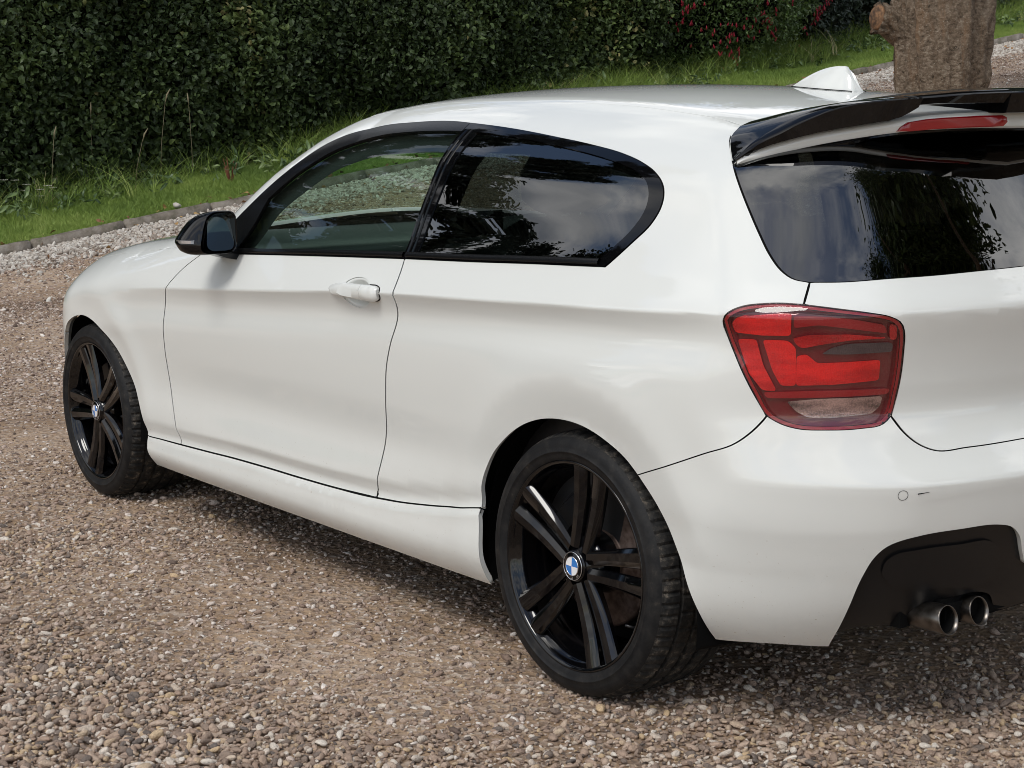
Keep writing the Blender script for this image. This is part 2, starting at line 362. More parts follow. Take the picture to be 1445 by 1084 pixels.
def loose(x, y):
    """0 = bare compacted dirt in the wheel tracks, 1 = deep loose pebbles"""
    v0 = (x+2.92)*math.cos(R(-37.31))+(y-3.26)*math.sin(R(-37.31))
    t = fbm(x, y, .8, 21, 3)
    near = np.clip((4.55-v0)/1.25, 0, 1)
    rear = np.clip((-.10-x)/.6, 0, 1)
    a = np.clip(np.maximum(near, rear)+(t-.5)*1.6, 0, 1)
    return a
def stones():
    # loose rounded pebbles in the foreground and behind the car
    n = 1700000; x = rng.uniform(-4, 10, n); y = rng.uniform(-6, 4.5, n)
    d = (x+2.92)*math.cos(R(-37.31))+(y-3.26)*math.sin(R(-37.31))
    L = loose(x, y); keep = under_view(x, y) & (d < 7.2) & (rng.random(n) < .035+.97*L**1.4)
    keep &= rng.random(n) < np.where(d > 5.4, .5, 1)
    x, y, L = x[keep], y[keep], L[keep]; n = len(x)
    s = np.clip(rng.lognormal(math.log(.0118), .42, n), .0055, .032)*(1-.18*(1-L))
    z = drive_z(x, y)+s*(.30*L-.12*(1-L))+rng.uniform(0, .006, n)*L
    q = np.abs(z) < 9
    sc = np.stack([s*rng.uniform(.9, 1.5, n), s*rng.uniform(.8, 1.1, n), s*rng.uniform(.7, 1.1, n)], 1)
    tag(scatter('loose_gravel', np.stack([x, y, z], 1), rnd_rot(n, .35), sc, peb, rng.random(n)**1.25), kind='stuff')
    # fine chippings pressed into the dirt, thinning out with distance
    n = 1300000; x = rng.uniform(-3, 16, n); y = rng.uniform(-22, 4, n)
    d = (x+2.92)*math.cos(R(-37.31))+(y-3.26)*math.sin(R(-37.31)); pat = fbm(x, y, .7, 31, 4)
    keep = under_view(x, y) & (d > 3.2) & (x < kerb_x(y)-.1) & (rng.random(n) < np.clip(1.35-d*.035, .5, 1)*np.clip((pat-.36)*4.5, .30, 1))
    x, y, d = x[keep], y[keep], d[keep]; n = len(x)
    s = np.clip(rng.lognormal(math.log(.0092), .50, n), .004, .036)*np.clip(.75+d*.05, 1, 1.5)
    sc = np.stack([s*rng.uniform(.9, 1.5, n), s*rng.uniform(.8, 1.1, n), s*rng.uniform(.8, 1.15, n)], 1)
    tag(scatter('chippings', np.stack([x, y, drive_z(x, y)+s*.10], 1), rnd_rot(n, .25), sc, chp, rng.random(n)), kind='stuff')
    # pale stone strip along the kerb
    n = 60000; y = -rng.random(n)*30+1.5; t = rng.exponential(.5, n); x = kerb_x(y)-.06-t
    keep = (t < 3.2) & ((t < .95) | (rng.random(n) < .35)); x, y, t = x[keep], y[keep], t[keep]; n = len(x)
    s = np.clip(rng.lognormal(math.log(.030), .38, n), .012, .07)*np.where(t > 1.4, .75, 1)
    sc = np.stack([s*1.25, s, s*.8], 1)
    tag(scatter('pale_gravel_strip', np.stack([x, y, drive_z(x, y)+s*.18], 1), rnd_rot(n, .6), sc, wst, rng.random(n)), kind='stuff')
stones()
for (x, y, s, nm, lb) in ((11.86, -4.0, .11, 'stone', 'pale fist sized stone lying on the grass just behind the kerb'), (2.25, 1.42, .055, 'stone', 'largest flat pinkish stone lying alone on the dirt beside the sill')):
    o = bpy.data.objects.new(nm, wst[1].data.copy()); COL.objects.link(o); o.data.materials[0] = mat('lone_stone', (.50, .46, .41) if x > 5 else (.34, .26, .22), .8)
    zz = verge_z if x > 5 else drive_z
    o.scale = (s*1.3, s, s*.8); o.location = (x, y, float(zz(np.array([x]), np.array([y]))[0])+s*(.5 if x > 5 else .2)); tag(o, lb, 'stone')

# ------------------------------------------------------------------ planting
def leaf_mat(name, stops, rough=.4, tr=.15, spec=.5):
    m = mat(name, (.05, .08, .02), rough, spec=spec); t, n, l, b = nodes(m)
    l.new(ramp(n, l, tone_node(n), stops), b.inputs['Base Color']); return m
def leaf_cluster(seed, m, n=6, L=.06, W=.038, spread=.06, droop=.3, curl=.25):
    r_ = random.Random(seed); V = []; Fc = []
    for k in range(n):
        q = Euler((r_.uniform(-.9, .9), r_.uniform(-.9, .9), r_.uniform(0, 6.28))).to_matrix(); o = Vector((r_.gauss(0, 1), r_.gauss(0, 1), r_.gauss(0, 1)))*spread*.5
        s = r_.uniform(.65, 1.2); i = len(V)
        for (x, y, z) in ((0, 0, 0), (.35, -.5, curl*.4), (.35, .5, curl*.4), (.42, 0, 0), (.75, -.38, -.05), (.75, .38, -.05), (1, 0, -droop)):
            V.append(q @ Vector((x*L*s, y*W*s, z*L*s))+o)
        Fc += [(i, i+1, i+3), (i, i+3, i+2), (i+1, i+4, i+3), (i+3, i+5, i+2), (i+4, i+6, i+3), (i+3, i+6, i+5)]
    o = mesh('leaf_cluster', V, Fc, m, link=False, smooth=False); HID.append(o); return o
HL = leaf_mat('hedge_leaf', [(0, (.020, .034, .012)), (.45, (.042, .066, .022)), (.75, (.070, .105, .032)), (.93, (.13, .17, .05)), (1, (.26, .24, .10))], .5, spec=.28)
IV = leaf_mat('ivy_leaf', [(0, (.028, .040, .030)), (.6, (.050, .070, .052)), (1, (.10, .13, .095))], .4, spec=.35)
SH = leaf_mat('shrub_leaf', [(0, (.030, .058, .014)), (.6, (.072, .125, .030)), (1, (.16, .22, .07))], .42)
hl = [leaf_cluster(i, HL, 8, .074, .050, .10) for i in range(7)]
iv = [leaf_cluster(20+i, IV, 8, .085, .04, .10) for i in range(5)]
sh = [leaf_cluster(30+i, SH, 10, .052, .024, .11) for i in range(5)]
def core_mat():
    m = mat('hedge_inner_shade', (.006, .008, .004), .95, spec=.1); return m  # near-black colour stands in for the shade between the leaves
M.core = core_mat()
def hedge(name, y0, y1, variants, seed, label, dens, off=2.15, height=3.7, size=1.0, tonef=None):
    root = tag(empty(name, (kerb_x((y0+y1)/2)+off+.4, (y0+y1)/2, float(verge_z(np.array([kerb_x((y0+y1)/2)+off]), np.array([(y0+y1)/2]))[0]))), label, 'hedge')
    def face(y, h):
        return kerb_x(y)+off+(fbm(y, h, .8, seed, 4)-.5)*1.0-.10*np.sin(h*1.1)
    n = int(abs(y1-y0)*height*dens); y = rng.uniform(min(y0, y1), max(y0, y1), n); h = rng.uniform(-.15, height, n)
    dep = rng.exponential(.085, n)-.10*(rng.random(n) < .05); x = face(y, h)+dep; z = verge_z(x, y)+h
    top = rng.random(n) < .12; x = np.where(top, kerb_x(y)+off+rng.uniform(0, 1.6, n), x); z = np.where(top, verge_z(x, y)+height+rng.normal(0, .08, n), z)
    rot = np.stack([rng.normal(0, .7, n), rng.normal(-.9, .5, n), rng.uniform(0, 6.28, n)], 1)
    tone = np.clip(fbm(y, h, 1.1, seed+9, 4)*1.1-.22+rng.normal(.08, .19, n), 0, 1)
    P = np.stack([x, y, z], 1)-np.array(root.location)
    scatter('foliage', P, rot, rng.uniform(.7, 1.25, n)*size, variants, tone, parent=root)
    ys = np.arange(min(y0, y1)-.1, max(y0, y1)+.15, .12); hs = np.arange(-.3, height+.01, .12); Y, Hh = np.meshgrid(ys, hs, indexing='ij'); Y = Y.ravel(); Hh = Hh.ravel()
    Xc = face(Y, Hh)+.16; V = np.stack([Xc, Y, verge_z(Xc, Y)+Hh], 1); nv = len(hs)
    Fc = grid_faces(len(ys), nv); b0 = len(V); V2 = V.copy(); V2[:, 0] += 1.5; V = np.vstack([V, V2]); Fc += [tuple(b0+i for i in reversed(f)) for f in Fc]
    for i in range(len(ys)-1): a = i*nv+nv-1; b = (i+1)*nv+nv-1; Fc.append((a, b, b+b0, a+b0))
    for s in (0, len(ys)-1):
        for j in range(nv-1): a = s*nv+j; Fc.append((a, a+1, a+1+b0, a+b0))
    o = mesh('shade_core', V-np.array(root.location), Fc, M.core, root); return root  # solid shell behind the leaves, its gaps' shade put into the colour
hedge('hedge', 8, -12.3, hl, 3, 'tall clipped dark green hedge running behind the grass verge', 440)
hedge('hedge', -15.6, -34, iv, 8, 'dark glossy leaved hedge behind the tree trunk, right of the red flowered shrub', 230, off=2.3)
# flowering shrub with hanging red blooms, bulging out of the hedge line
def shrub():
    yc = -13.9; xc = kerb_x(yc)+2.75; zc = float(verge_z(np.array([xc]), np.array([yc]))[0])
    root = tag(empty('flowering_shrub', (xc, yc, zc)), 'loose light green shrub hung with red flowers, growing between the two hedges', 'shrub')
    n = 9000; th = rng.uniform(0, 2*math.pi, n); h = rng.random(n)**.85*3.9; rad = (1.05+.75*np.clip(h/1.2, 0, 1))*(.80+.3*rng.random(n))*(.8+.4*fbm(th*2, h, .9, 4, 3))
    P = np.stack([rad*np.cos(th)*.8, rad*np.sin(th)*1.15, h], 1)
    tone = np.clip(fbm(th*3, h, 1.5, 14, 3)+rng.normal(0, .2, n), 0, 1)
    scatter('foliage', P, rnd_rot(n, .9), rng.uniform(.8, 1.5, n), sh, tone, parent=root)
    red = mat('fuchsia_red', (.36, .012, .035), .6); pk = []
    for k in range(3):
        bm = bmesh.new(); tube(bm, [(0, 0, 0), (0, 0, -.012), (.0, 0, -.035), (0, 0, -.06), (.002, 0, -.075)], [.002, .007, .011, .009, .002], 6)
        for a in range(4):
            c_, s_ = math.cos(a*1.57), math.sin(a*1.57); v = [bm.verts.new((.008*c_-.008*s_, .008*s_+.008*c_, -.03)), bm.verts.new((.008*c_+.008*s_, .008*s_-.008*c_, -.03)), bm.verts.new((.035*c_, .035*s_, -.05-.01*k))]; bm.faces.new(v)
        o = bm_obj('bloom', bm, red, link=False); HID.append(o); pk.append(o)
    n = 460; a0 = rng.uniform(math.pi*.5, math.pi*1.5, 60); h0 = rng.uniform(.2, 2.6, 60); k = np.minimum(rng.integers(0, 60, n), rng.integers(0, 60, n))
    th = a0[k]+rng.normal(0, .10, n); h = h0[k]+rng.normal(0, .13, n); rad = (1.05+.75*np.clip(h/1.2, 0, 1))*1.04
    scatter('blooms', np.stack([rad*np.cos(th)*.86, rad*np.sin(th)*1.2, h], 1), np.stack([rng.normal(0, .25, n), rng.normal(0, .25, n), rng.uniform(0, 6, n)], 1), rng.uniform(.7, 1.15, n), pk, rng.random(n), parent=root)
    bm = bmesh.new()
    for k in range(9):
        a = k*.7; tube(bm, [(0, 0, 0), (.25*math.cos(a), .3*math.sin(a), 1.0), (.9*math.cos(a), 1.1*math.sin(a), 2.4), (1.1*math.cos(a), 1.4*math.sin(a), 3.2)], [.03, .024, .014, .005], 6)
    bm_obj('stem', bm, mat('twig', (.06, .045, .03), .8), root)
    V = []; nn = 14; mm = 10
    for i in range(nn):
        for j in range(mm):
            t = 2*math.pi*i/nn; hh = 3.7*j/(mm-1); rr = (.85+.6*min(hh/1.2, 1))*.86*(1 if j < mm-1 else .1); V.append((rr*math.cos(t)*.8, rr*math.sin(t)*1.1, hh))
    mesh('shade_core', V, grid_faces(nn, mm, True), M.core, root)  # dark filler shell, painted as the shade inside the shrub
shrub()

# grass
GR = leaf_mat('grass_blade', [(0, (.10, .165, .030)), (.4, (.20, .295, .055)), (.7, (.31, .40, .095)), (.9, (.44, .45, .17)), (1, (.56, .48, .26))], .5, spec=.3)
def tuft(seed, n, H, W, lean, m=GR):
    r_ = random.Random(seed); V = []; Fc = []
    for k in range(n):
        a = r_.uniform(0, 6.28); h = H*r_.uniform(.55, 1.15); ln = lean*r_.uniform(.2, 1.2)*h; b = r_.uniform(0, 6.28); ox, oy = r_.gauss(0, .02), r_.gauss(0, .02); i = len(V)
        for j, t in enumerate((0, .4, .75, 1)):
            cx = ox+math.cos(b)*ln*t*t; cy = oy+math.sin(b)*ln*t*t; z = h*t*(1-.25*t*lean); ww = W*(1-t*.85)/2
            V.append((cx-math.sin(a)*ww, cy+math.cos(a)*ww, z)); V.append((cx+math.sin(a)*ww, cy-math.cos(a)*ww, z))
        Fc += [(i, i+1, i+3, i+2), (i+2, i+3, i+5, i+4), (i+4, i+5, i+7, i+6)]
    o = mesh('tuft', V, Fc, m, link=False); HID.append(o); return o
short = [tuft(i, 16, .075, .0045, .8) for i in range(6)]
long_ = [tuft(20+i, 12, .42, .007, .8) for i in range(5)]
def grass():
    n = 80000; y = -rng.random(n)*27+1.0; d = rng.random(n)**.9*3.0; x = kerb_x(y)+.06+d; z = verge_z(x, y)-.01
    edge = np.clip(d/.5, 0, 1); dry = np.clip(1.0-np.abs(d-.35)/.45, 0, 1)*fbm(x, y, 1.2, 6, 3)
    tone = np.clip(fbm(x, y, 1.1, 2, 4)*.75+rng.normal(0, .13, n)+dry*.35-.05, 0, .97); s = (.55+.75*fbm(x, y, .8, 8, 3)+.35*np.clip(d-1.2, 0, 2))*(.6+.4*edge)*rng.uniform(.8, 1.3, n)
    tag(scatter('grass', np.stack([x, y, z], 1), rnd_rot(n, .12), s, short, tone), kind='stuff')
    n = 8500; y = -rng.random(n)*27+1.5; d = 2.0+rng.normal(0, .24, n); k = fbm(y, d, .7, 19, 3); kp = (rng.random(n) < np.clip((k-.3)*3, .12, 1)); y, d = y[kp], d[kp]; n = len(y)
    x = kerb_x(y)+d; tone = np.clip(rng.normal(.36, .25, n), 0, 1)
    tag(scatter('long_grass', np.stack([x, y, verge_z(x, y)-.02], 1), rnd_rot(n, .18), rng.uniform(.5, 1.25, n), long_, tone), kind='stuff')
    # broad leaved weeds at the foot of the hedge
    WD = leaf_mat('weed_leaf', [(0, (.05, .09, .03)), (.7, (.10, .16, .05)), (1, (.19, .25, .09))], .5)
    wd = [leaf_cluster(60+i, WD, 7, .14, .045, .08, .1, .3) for i in range(4)]
    n = 900; y = -rng.random(n)*27+1.5; d = 1.85+rng.normal(0, .33, n); x = kerb_x(y)+d
    tag(scatter('ground_weeds', np.stack([x, y, verge_z(x, y)+rng.uniform(.02, .16, n)], 1), rnd_rot(n, .5), rng.uniform(.4, 1.0, n), wd, rng.random(n)), kind='stuff')
    # brown fallen leaves
    FL = leaf_mat('fallen_leaf', [(0, (.12, .05, .02)), (.6, (.25, .12, .05)), (1, (.42, .27, .10))], .7)
    fl = [leaf_cluster(80+i, FL, 1, .055, .04, .0, .2, .3) for i in range(4)]
    n = 260; y = -rng.random(n)*24+2; x = kerb_x(y)-rng.exponential(.35, n)+.25; z = np.where(x > kerb_x(y)+.05, verge_z(x, y)+.05, drive_z(x, y)+.04)
    tag(scatter('fallen_leaves', np.stack([x, y, z], 1), rnd_rot(n, .4), rng.uniform(.7, 1.5, n), fl, rng.random(n)), kind='stuff')
grass()
def seedheads():
    m = mat('dry_stem', (.24, .20, .12), .8)
    for k, (y, d, hh) in enumerate(((-3.35, 1.75, .75), (-3.9, 1.95, .9), (-4.6, 1.8, .95), (-5.05, 1.9, .85), (-4.25, 1.7, .6), (-2.4, 1.8, .6))):
        x = float(kerb_x(y))+d; z = float(verge_z(np.array([x]), np.array([y]))[0]); r = empty('seed_grass', (x, y, z-.02))
        wh = ['second', 'third', 'fifth and tallest', 'rightmost', 'fourth and short', 'leftmost'][k]
        tag(r, f'dry grass stalk with pale seed head at the hedge foot, {wh} of six', 'grass stalk', 'dry seed stalks at the hedge foot')
        lx, ly = random.uniform(-.06, .06), random.uniform(-.10, .10); bm = bmesh.new(); tube(bm, [(0, 0, 0), (lx*.3, ly*.3, hh*.5), (lx, ly, hh)], [.003, .0022, .0015], 5); bm_obj('stalk', bm, m, r)
        bm = bmesh.new(); tube(bm, [(lx, ly, hh-.02), (lx*1.15, ly*1.2, hh+.05), (lx*1.4, ly*1.6, hh+.11)], [.003, .010, .003], 6); bm_obj('seed_head', bm, m, r)
seedheads()
def dock():
    x, y = float(kerb_x(-5.1))+1.15, -5.1; z = float(verge_z(np.array([x]), np.array([y]))[0]); r = tag(empty('dock_plant', (x, y, z)), 'small rust red dock plant standing on the grass in front of the hedge', 'plant')
    m = mat('dock_rust', (.16, .05, .025), .8)
    for k in range(9):
        a = k*1.05; q = .6+.05*k; bm = bmesh.new(); tube(bm, [(0, 0, 0), (.03*q*math.cos(a), .03*math.sin(a), .12*q), (.08*q*math.cos(a), .07*math.sin(a), .30*q)], [.003, .006, .002], 5); bm_obj('stem', bm, m, r)
    y = -3.15; x = float(kerb_x(y))+1.75; z = float(verge_z(np.array([x]), np.array([y]))[0]); r = tag(empty('white_flowers', (x, y, z)), 'small cluster of white flowers at the foot of the hedge', 'flowers')
    wm = mat('white_petal', (.6, .58, .52), .7)
    for k in range(8):
        px, py, pz = random.gauss(0, .10), random.gauss(0, .16), .18+random.random()*.18; bm = bmesh.new(); tube(bm, [(px*.3, py*.3, 0), (px, py, pz)], .003, 5)
        s = bm_obj('stem', bm, mat('stem_green', (.06, .1, .03), .7) if k == 0 else bpy.data.materials['stem_green'], r)
        bm = bmesh.new()
        for j in range(5):
            a = j*1.257; v = [bm.verts.new((px, py, pz)), bm.verts.new((px+.035*math.cos(a-.4), py+.035*math.sin(a-.4), pz+.01)), bm.verts.new((px+.045*math.cos(a), py+.045*math.sin(a), pz+.004)), bm.verts.new((px+.035*math.cos(a+.4), py+.035*math.sin(a+.4), pz+.01))]; bm.faces.new(v)
        bm_obj('bloom', bm, wm, s, smooth=False)
dock()

# ------------------------------------------------------------------ old tree trunk behind the car
def bark_mat():
    m = mat('bark', (.15, .11, .08), .9, spec=.2); t, n, l, b = nodes(m); o = objc(n)
    mp = n.new('ShaderNodeMapping'); mp.inputs['Scale'].default_value = (12, 12, 19); l.new(o, mp.inputs[0])
    mp2 = n.new('ShaderNodeMapping'); mp2.inputs['Scale'].default_value = (4.5, 4.5, .9); l.new(o, mp2.inputs[0])
    a = noise(n, l, mp.outputs[0], 2.2, 8, .78); c2 = noise(n, l, mp2.outputs[0], 2.0, 7, .65)
    base = ramp(n, l, a, [(.36, (.060, .043, .030)), (.44, (.20, .150, .105)), (.53, (.30, .225, .16)), (.66, (.52, .44, .34))])
    c = mixc(n, l, ramp(n, l, c2, [(.52, (0, 0, 0)), (.64, (.65, .65, .65))]), base, (.34, .21, .12))
    fv = n.new('ShaderNodeTexVoronoi'); fv.inputs['Scale'].default_value = 38; l.new(o, fv.inputs['Vector']); c = mixc(n, l, ramp(n, l, fv.outputs[0], [(.10, (.8, .8, .8)), (.22, (0, 0, 0))]), c, (.50, .44, .35))
    c = mixc(n, l, ramp(n, l, noise(n, l, o, 1.6, 4, .6), [(.5, (0, 0, 0)), (.68, (.3, .3, .3))]), c, (.30, .27, .22)); l.new(c, b.inputs['Base Color'])
    ad = n.new('ShaderNodeMath'); ad.operation = 'ADD'; l.new(a, ad.inputs[0]); l.new(c2, ad.inputs[1]); bump(n, l, b, ad.outputs[0], .06, 1.0); return m
def trunk(loc, rad, H, name, label, stub=True, crown=None):
    root = tag(empty(name, loc), label, 'tree'); bk = M.bark
    nu, nv = 120, 150; V = []
    for i in range(nu):
        t = 2*math.pi*i/nu
        for j in range(nv):
            z = H*j/(nv-1)-.2; f = rad*(.90+.35*math.exp(-(z+.2)/.2)+.24*max(0, min(z, 1.8)-.75)+.05*max(0, z-1.8)-.04*math.sin(z*5))
            ridges = .075*math.sin(3*t+.6+.5*z)+.05*math.sin(7*t+1.6*math.sin(z*1.3))+.028*math.sin(13*t+2.4*z)+.016*math.sin(23*t+5*z)+.03*math.sin(z*3.1+t)
            q = float(fbm(np.array([t*3.1]), np.array([z*2.2]), 1.5, 5, 4)[0])-.5; q2 = float(fbm(np.array([t*9]), np.array([z*16]), 1.0, 9, 3)[0])-.5
            r_ = f*(1+ridges+.20*q+.10*q2); V.append((r_*math.cos(t), r_*math.sin(t), z))
    mesh('trunk', V, grid_faces(nu, nv, True), bk, root)
    return root
M.bark = bark_mat()
def tree_here():
    # direction of the trunk centre seen over the spoiler
    yaw = R(-37.31)-math.atan((1322-722.5)/2375); D = 12.4; x, y = -2.92+D/math.cos(yaw+R(37.31))*math.cos(yaw), 3.26+D/math.cos(yaw+R(37.31))*math.sin(yaw)
    z = float(drive_z(np.array([x]), np.array([y]))[0])
    root = trunk((x, y, z), .335, 5.2, 'tree', 'thick rough barked tree trunk with a sawn branch stub, standing behind the car')
    # sawn stub on its left side
    lx, ly = -math.sin(yaw), math.cos(yaw); zc = 1.35+12.4*(158-38)/2375-z
    cx_, cy_ = -math.cos(yaw), -math.sin(yaw)      # towards the viewer's side
    pt = lambda q, f, z_: (lx*q+cx_*f, ly*q+cy_*f, zc+z_)
    bm = bmesh.new(); tube(bm, [pt(.16, 0, -.13), pt(.30, .02, -.06), pt(.38, .05, -.01), pt(.435, .09, .015), pt(.455, .105, .02)], [.15, .115, .10, .112, .10], 26)
    for v in bm.verts: v.co += Vector((random.gauss(0, .013), random.gauss(0, .013), random.gauss(0, .013)))
    s = bm_obj('branch_stub', bm, M.bark, root)
    bm = bmesh.new(); tube(bm, [pt(.45, .102, .02), pt(.466, .114, .021)], [.095, .08], 24)
    cm = mat('cut_wood', (.20, .11, .06), .9); t, n, l, b = nodes(cm)
    l.new(ramp(n, l, noise(n, l, objc(n), 28, 6, .7), [(.35, (.05, .03, .02)), (.5, (.17, .095, .05)), (.66, (.30, .16, .08))]), b.inputs['Base Color']); bm_obj('sawn_face', bm, cm, s)
    bm = bmesh.new()
    for k in range(5):
        a = k*1.3; tube(bm, [(0, 0, 4.7), (.6*math.cos(a), .6*math.sin(a), 5.8), (1.7*math.cos(a), 1.7*math.sin(a), 7.2), (2.6*math.cos(a), 2.6*math.sin(a), 8.8)], [.26, .17, .09, .02], 10)
    bm_obj('limb', bm, M.bark, root)
    n = 9000; P = rng.normal(0, 1, (n, 3)); P /= np.linalg.norm(P, axis=1)[:, None]; P *= (rng.random(n)**.4)[:, None]*np.array([3.6, 3.6, 2.2]); P += (0, 0, 8.6)
    scatter('crown', P, rnd_rot(n, 1), rng.uniform(1.5, 2.6, n), hl, rng.random(n), parent=root)
tree_here()

# ------------------------------------------------------------------ trees across the drive (they show in the glass and the paint)
def back_tree(x, y, H, rad, label, kind, n=7000, low=.25, seed=0):
    r_ = np.random.default_rng(seed); z0 = float(drive_z(np.array([x]), np.array([y]))[0]); root = tag(empty(kind, (x, y, z0)), label, 'tree')
    bm = bmesh.new(); tube(bm, [(0, 0, -.2), (.05, 0, H*.3), (0, .1, H*.7), (0, 0, H*.97)], [rad*.09, rad*.07, rad*.04, .02], 12)
    if kind == 'conifer_tree':
        m = 60; zb = np.linspace(low, .97, m); P = []; S = []
        for k in range(m):
            a = k*2.4; L = rad*(1-zb[k])**.8*r_.uniform(.8, 1.15)+.3; d = Vector((math.cos(a), math.sin(a), 0)); dz = -.28*L
            pts = [d*L*t+Vector((0, 0, zb[k]*H+dz*t*(1.3-.6*t))) for t in (0, .35, .7, 1)]; tube(bm, pts, [.06, .045, .028, .01], 6)
            q = int(n/m*(.4+L/rad)); t = r_.random(q)**.7; side = r_.normal(0, .13, q)*L*(1.1-t); c = np.stack([d.x*L*t-d.y*side, d.y*L*t+d.x*side, zb[k]*H+dz*t*(1.3-.6*t)-np.abs(r_.normal(0, .14, q))], 1); P.append(c)
        P = np.vstack(P)
    else:
        for k in range(11):
            a = k*2.4; e = r_.uniform(.35, .75); tube(bm, [(0, 0, H*(.22+.05*k)), (rad*.4*math.cos(a), rad*.4*math.sin(a), H*(.35+.05*k)), (rad*.85*math.cos(a), rad*.85*math.sin(a), H*min(.95, .45+.05*k))], [.10, .06, .02], 8)
        cs = r_.normal(0, 1, (46, 3)); cs /= np.linalg.norm(cs, axis=1)[:, None]; cs *= (r_.uniform(.35, 1, 46))[:, None]*np.array([rad, rad, H*.36]); cs += (0, 0, H*.60)
        k = r_.integers(0, 46, n); P = cs[k]+r_.normal(0, 1, (n, 3))*np.array([.55, .55, .42])*r_.uniform(.5, 1, n)[:, None]*rad*.32
        P = P[P[:, 2] > H*low]
    bm_obj('trunk', bm, M.bark, root)
    n = len(P); scatter('crown', P, rnd_rot(n, 1.0), r_.uniform(1.3, 2.4, n)*(1.15 if kind == 'conifer_tree' else 1.7), iv if kind == 'conifer_tree' else sh, r_.random(n)*.8, parent=root)
back_tree(16.5, 6.3, 21, 6.5, 'tallest dark conifer ahead of the car, seen only as a reflection in the side glass', 'conifer_tree', 30000, .03, 1)
back_tree(18.5, .5, 18, 6.0, 'dark conifer beyond the hedge end, reflected in the top of the side glass', 'conifer_tree', 20000, .04, 2)
back_tree(15.0, 11.5, 8.5, 3.6, 'shorter conifer reflected low in the door glass, left of the tall one', 'conifer_tree', 5000, .04, 5)
back_tree(-4.9, -3.3, 13.0, 3.4, 'broad leafy tree behind the car, seen only as a reflection in the rear window', 'leafy_tree', 11000, .46, 3)
back_tree(-12.0, -11.0, 9.5, 4.0, 'smaller leafy tree farther behind the car, seen only in reflections', 'leafy_tree', 5200, .1, 4)
for i_, (x_, y_, h_) in enumerate(((17.5, -5.5, 9.5), (19.0, -12.5, 10.5), (20.0, -20.0, 10.0))):  # out-of-view row added so the car roof mirrors dark crowns instead of sky
    back_tree(x_, y_, h_, 3.6, ('nearest', 'middle', 'farthest')[i_]+' of three unseen broad trees added beyond the hedge to darken the roof reflection', 'leafy_tree', 5200, .12, 11+i_)
# ---------- car body surface (implicit: side, top, rear and front sheets with rounded meetings) ----------
def pchip(xk, yk, xs):
    xk = np.asarray(xk, float); yk = np.asarray(yk, float)
    if xk[0] > xk[-1]: xk = xk[::-1]; yk = yk[::-1]
    h = np.diff(xk); d = np.diff(yk)/h
    m = np.zeros_like(yk)
    if len(xk) > 2:
        w1 = 2*h[1:]+h[:-1]; w2 = h[1:]+2*h[:-1]
        ok = d[:-1]*d[1:] > 0
        with np.errstate(all='ignore'):
            mm = (w1+w2)/(w1/d[:-1]+w2/d[1:])
        m[1:-1] = np.where(ok, mm, 0)
    m[0], m[-1] = d[0], d[-1]
    xs = np.asarray(xs, float)
    i = np.clip(np.searchsorted(xk, xs)-1, 0, len(xk)-2)
    t = np.clip((xs-xk[i])/h[i], 0, 1)
    return ((1+2*t)*(1-t)**2*yk[i] + t*(1-t)**2*h[i]*m[i] + t*t*(3-2*t)*yk[i+1] + t*t*(t-1)*h[i]*m[i+1])
def catmull(xk, yk, xs):
    # smoother than pchip: finite-difference tangents
    xk = np.asarray(xk, float); yk = np.asarray(yk, float)
    if xk[0] > xk[-1]: xk = xk[::-1]; yk = yk[::-1]
    m = np.gradient(yk, xk); h = np.diff(xk)
    xs = np.asarray(xs, float)
    i = np.clip(np.searchsorted(xk, xs)-1, 0, len(xk)-2)
    t = np.clip((xs-xk[i])/h[i], 0, 1)
    return ((1+2*t)*(1-t)**2*yk[i] + t*(1-t)**2*h[i]*m[i] + t*t*(3-2*t)*yk[i+1] + t*t*(t-1)*h[i]*m[i+1])
XT = np.linspace(-1.2, 3.8, 1001)
def row(kx, kv, f=catmull):
    if np.isscalar(kv): return np.full(XT.shape, float(kv))
    return f(kx, kv, np.clip(XT, min(kx), max(kx)))
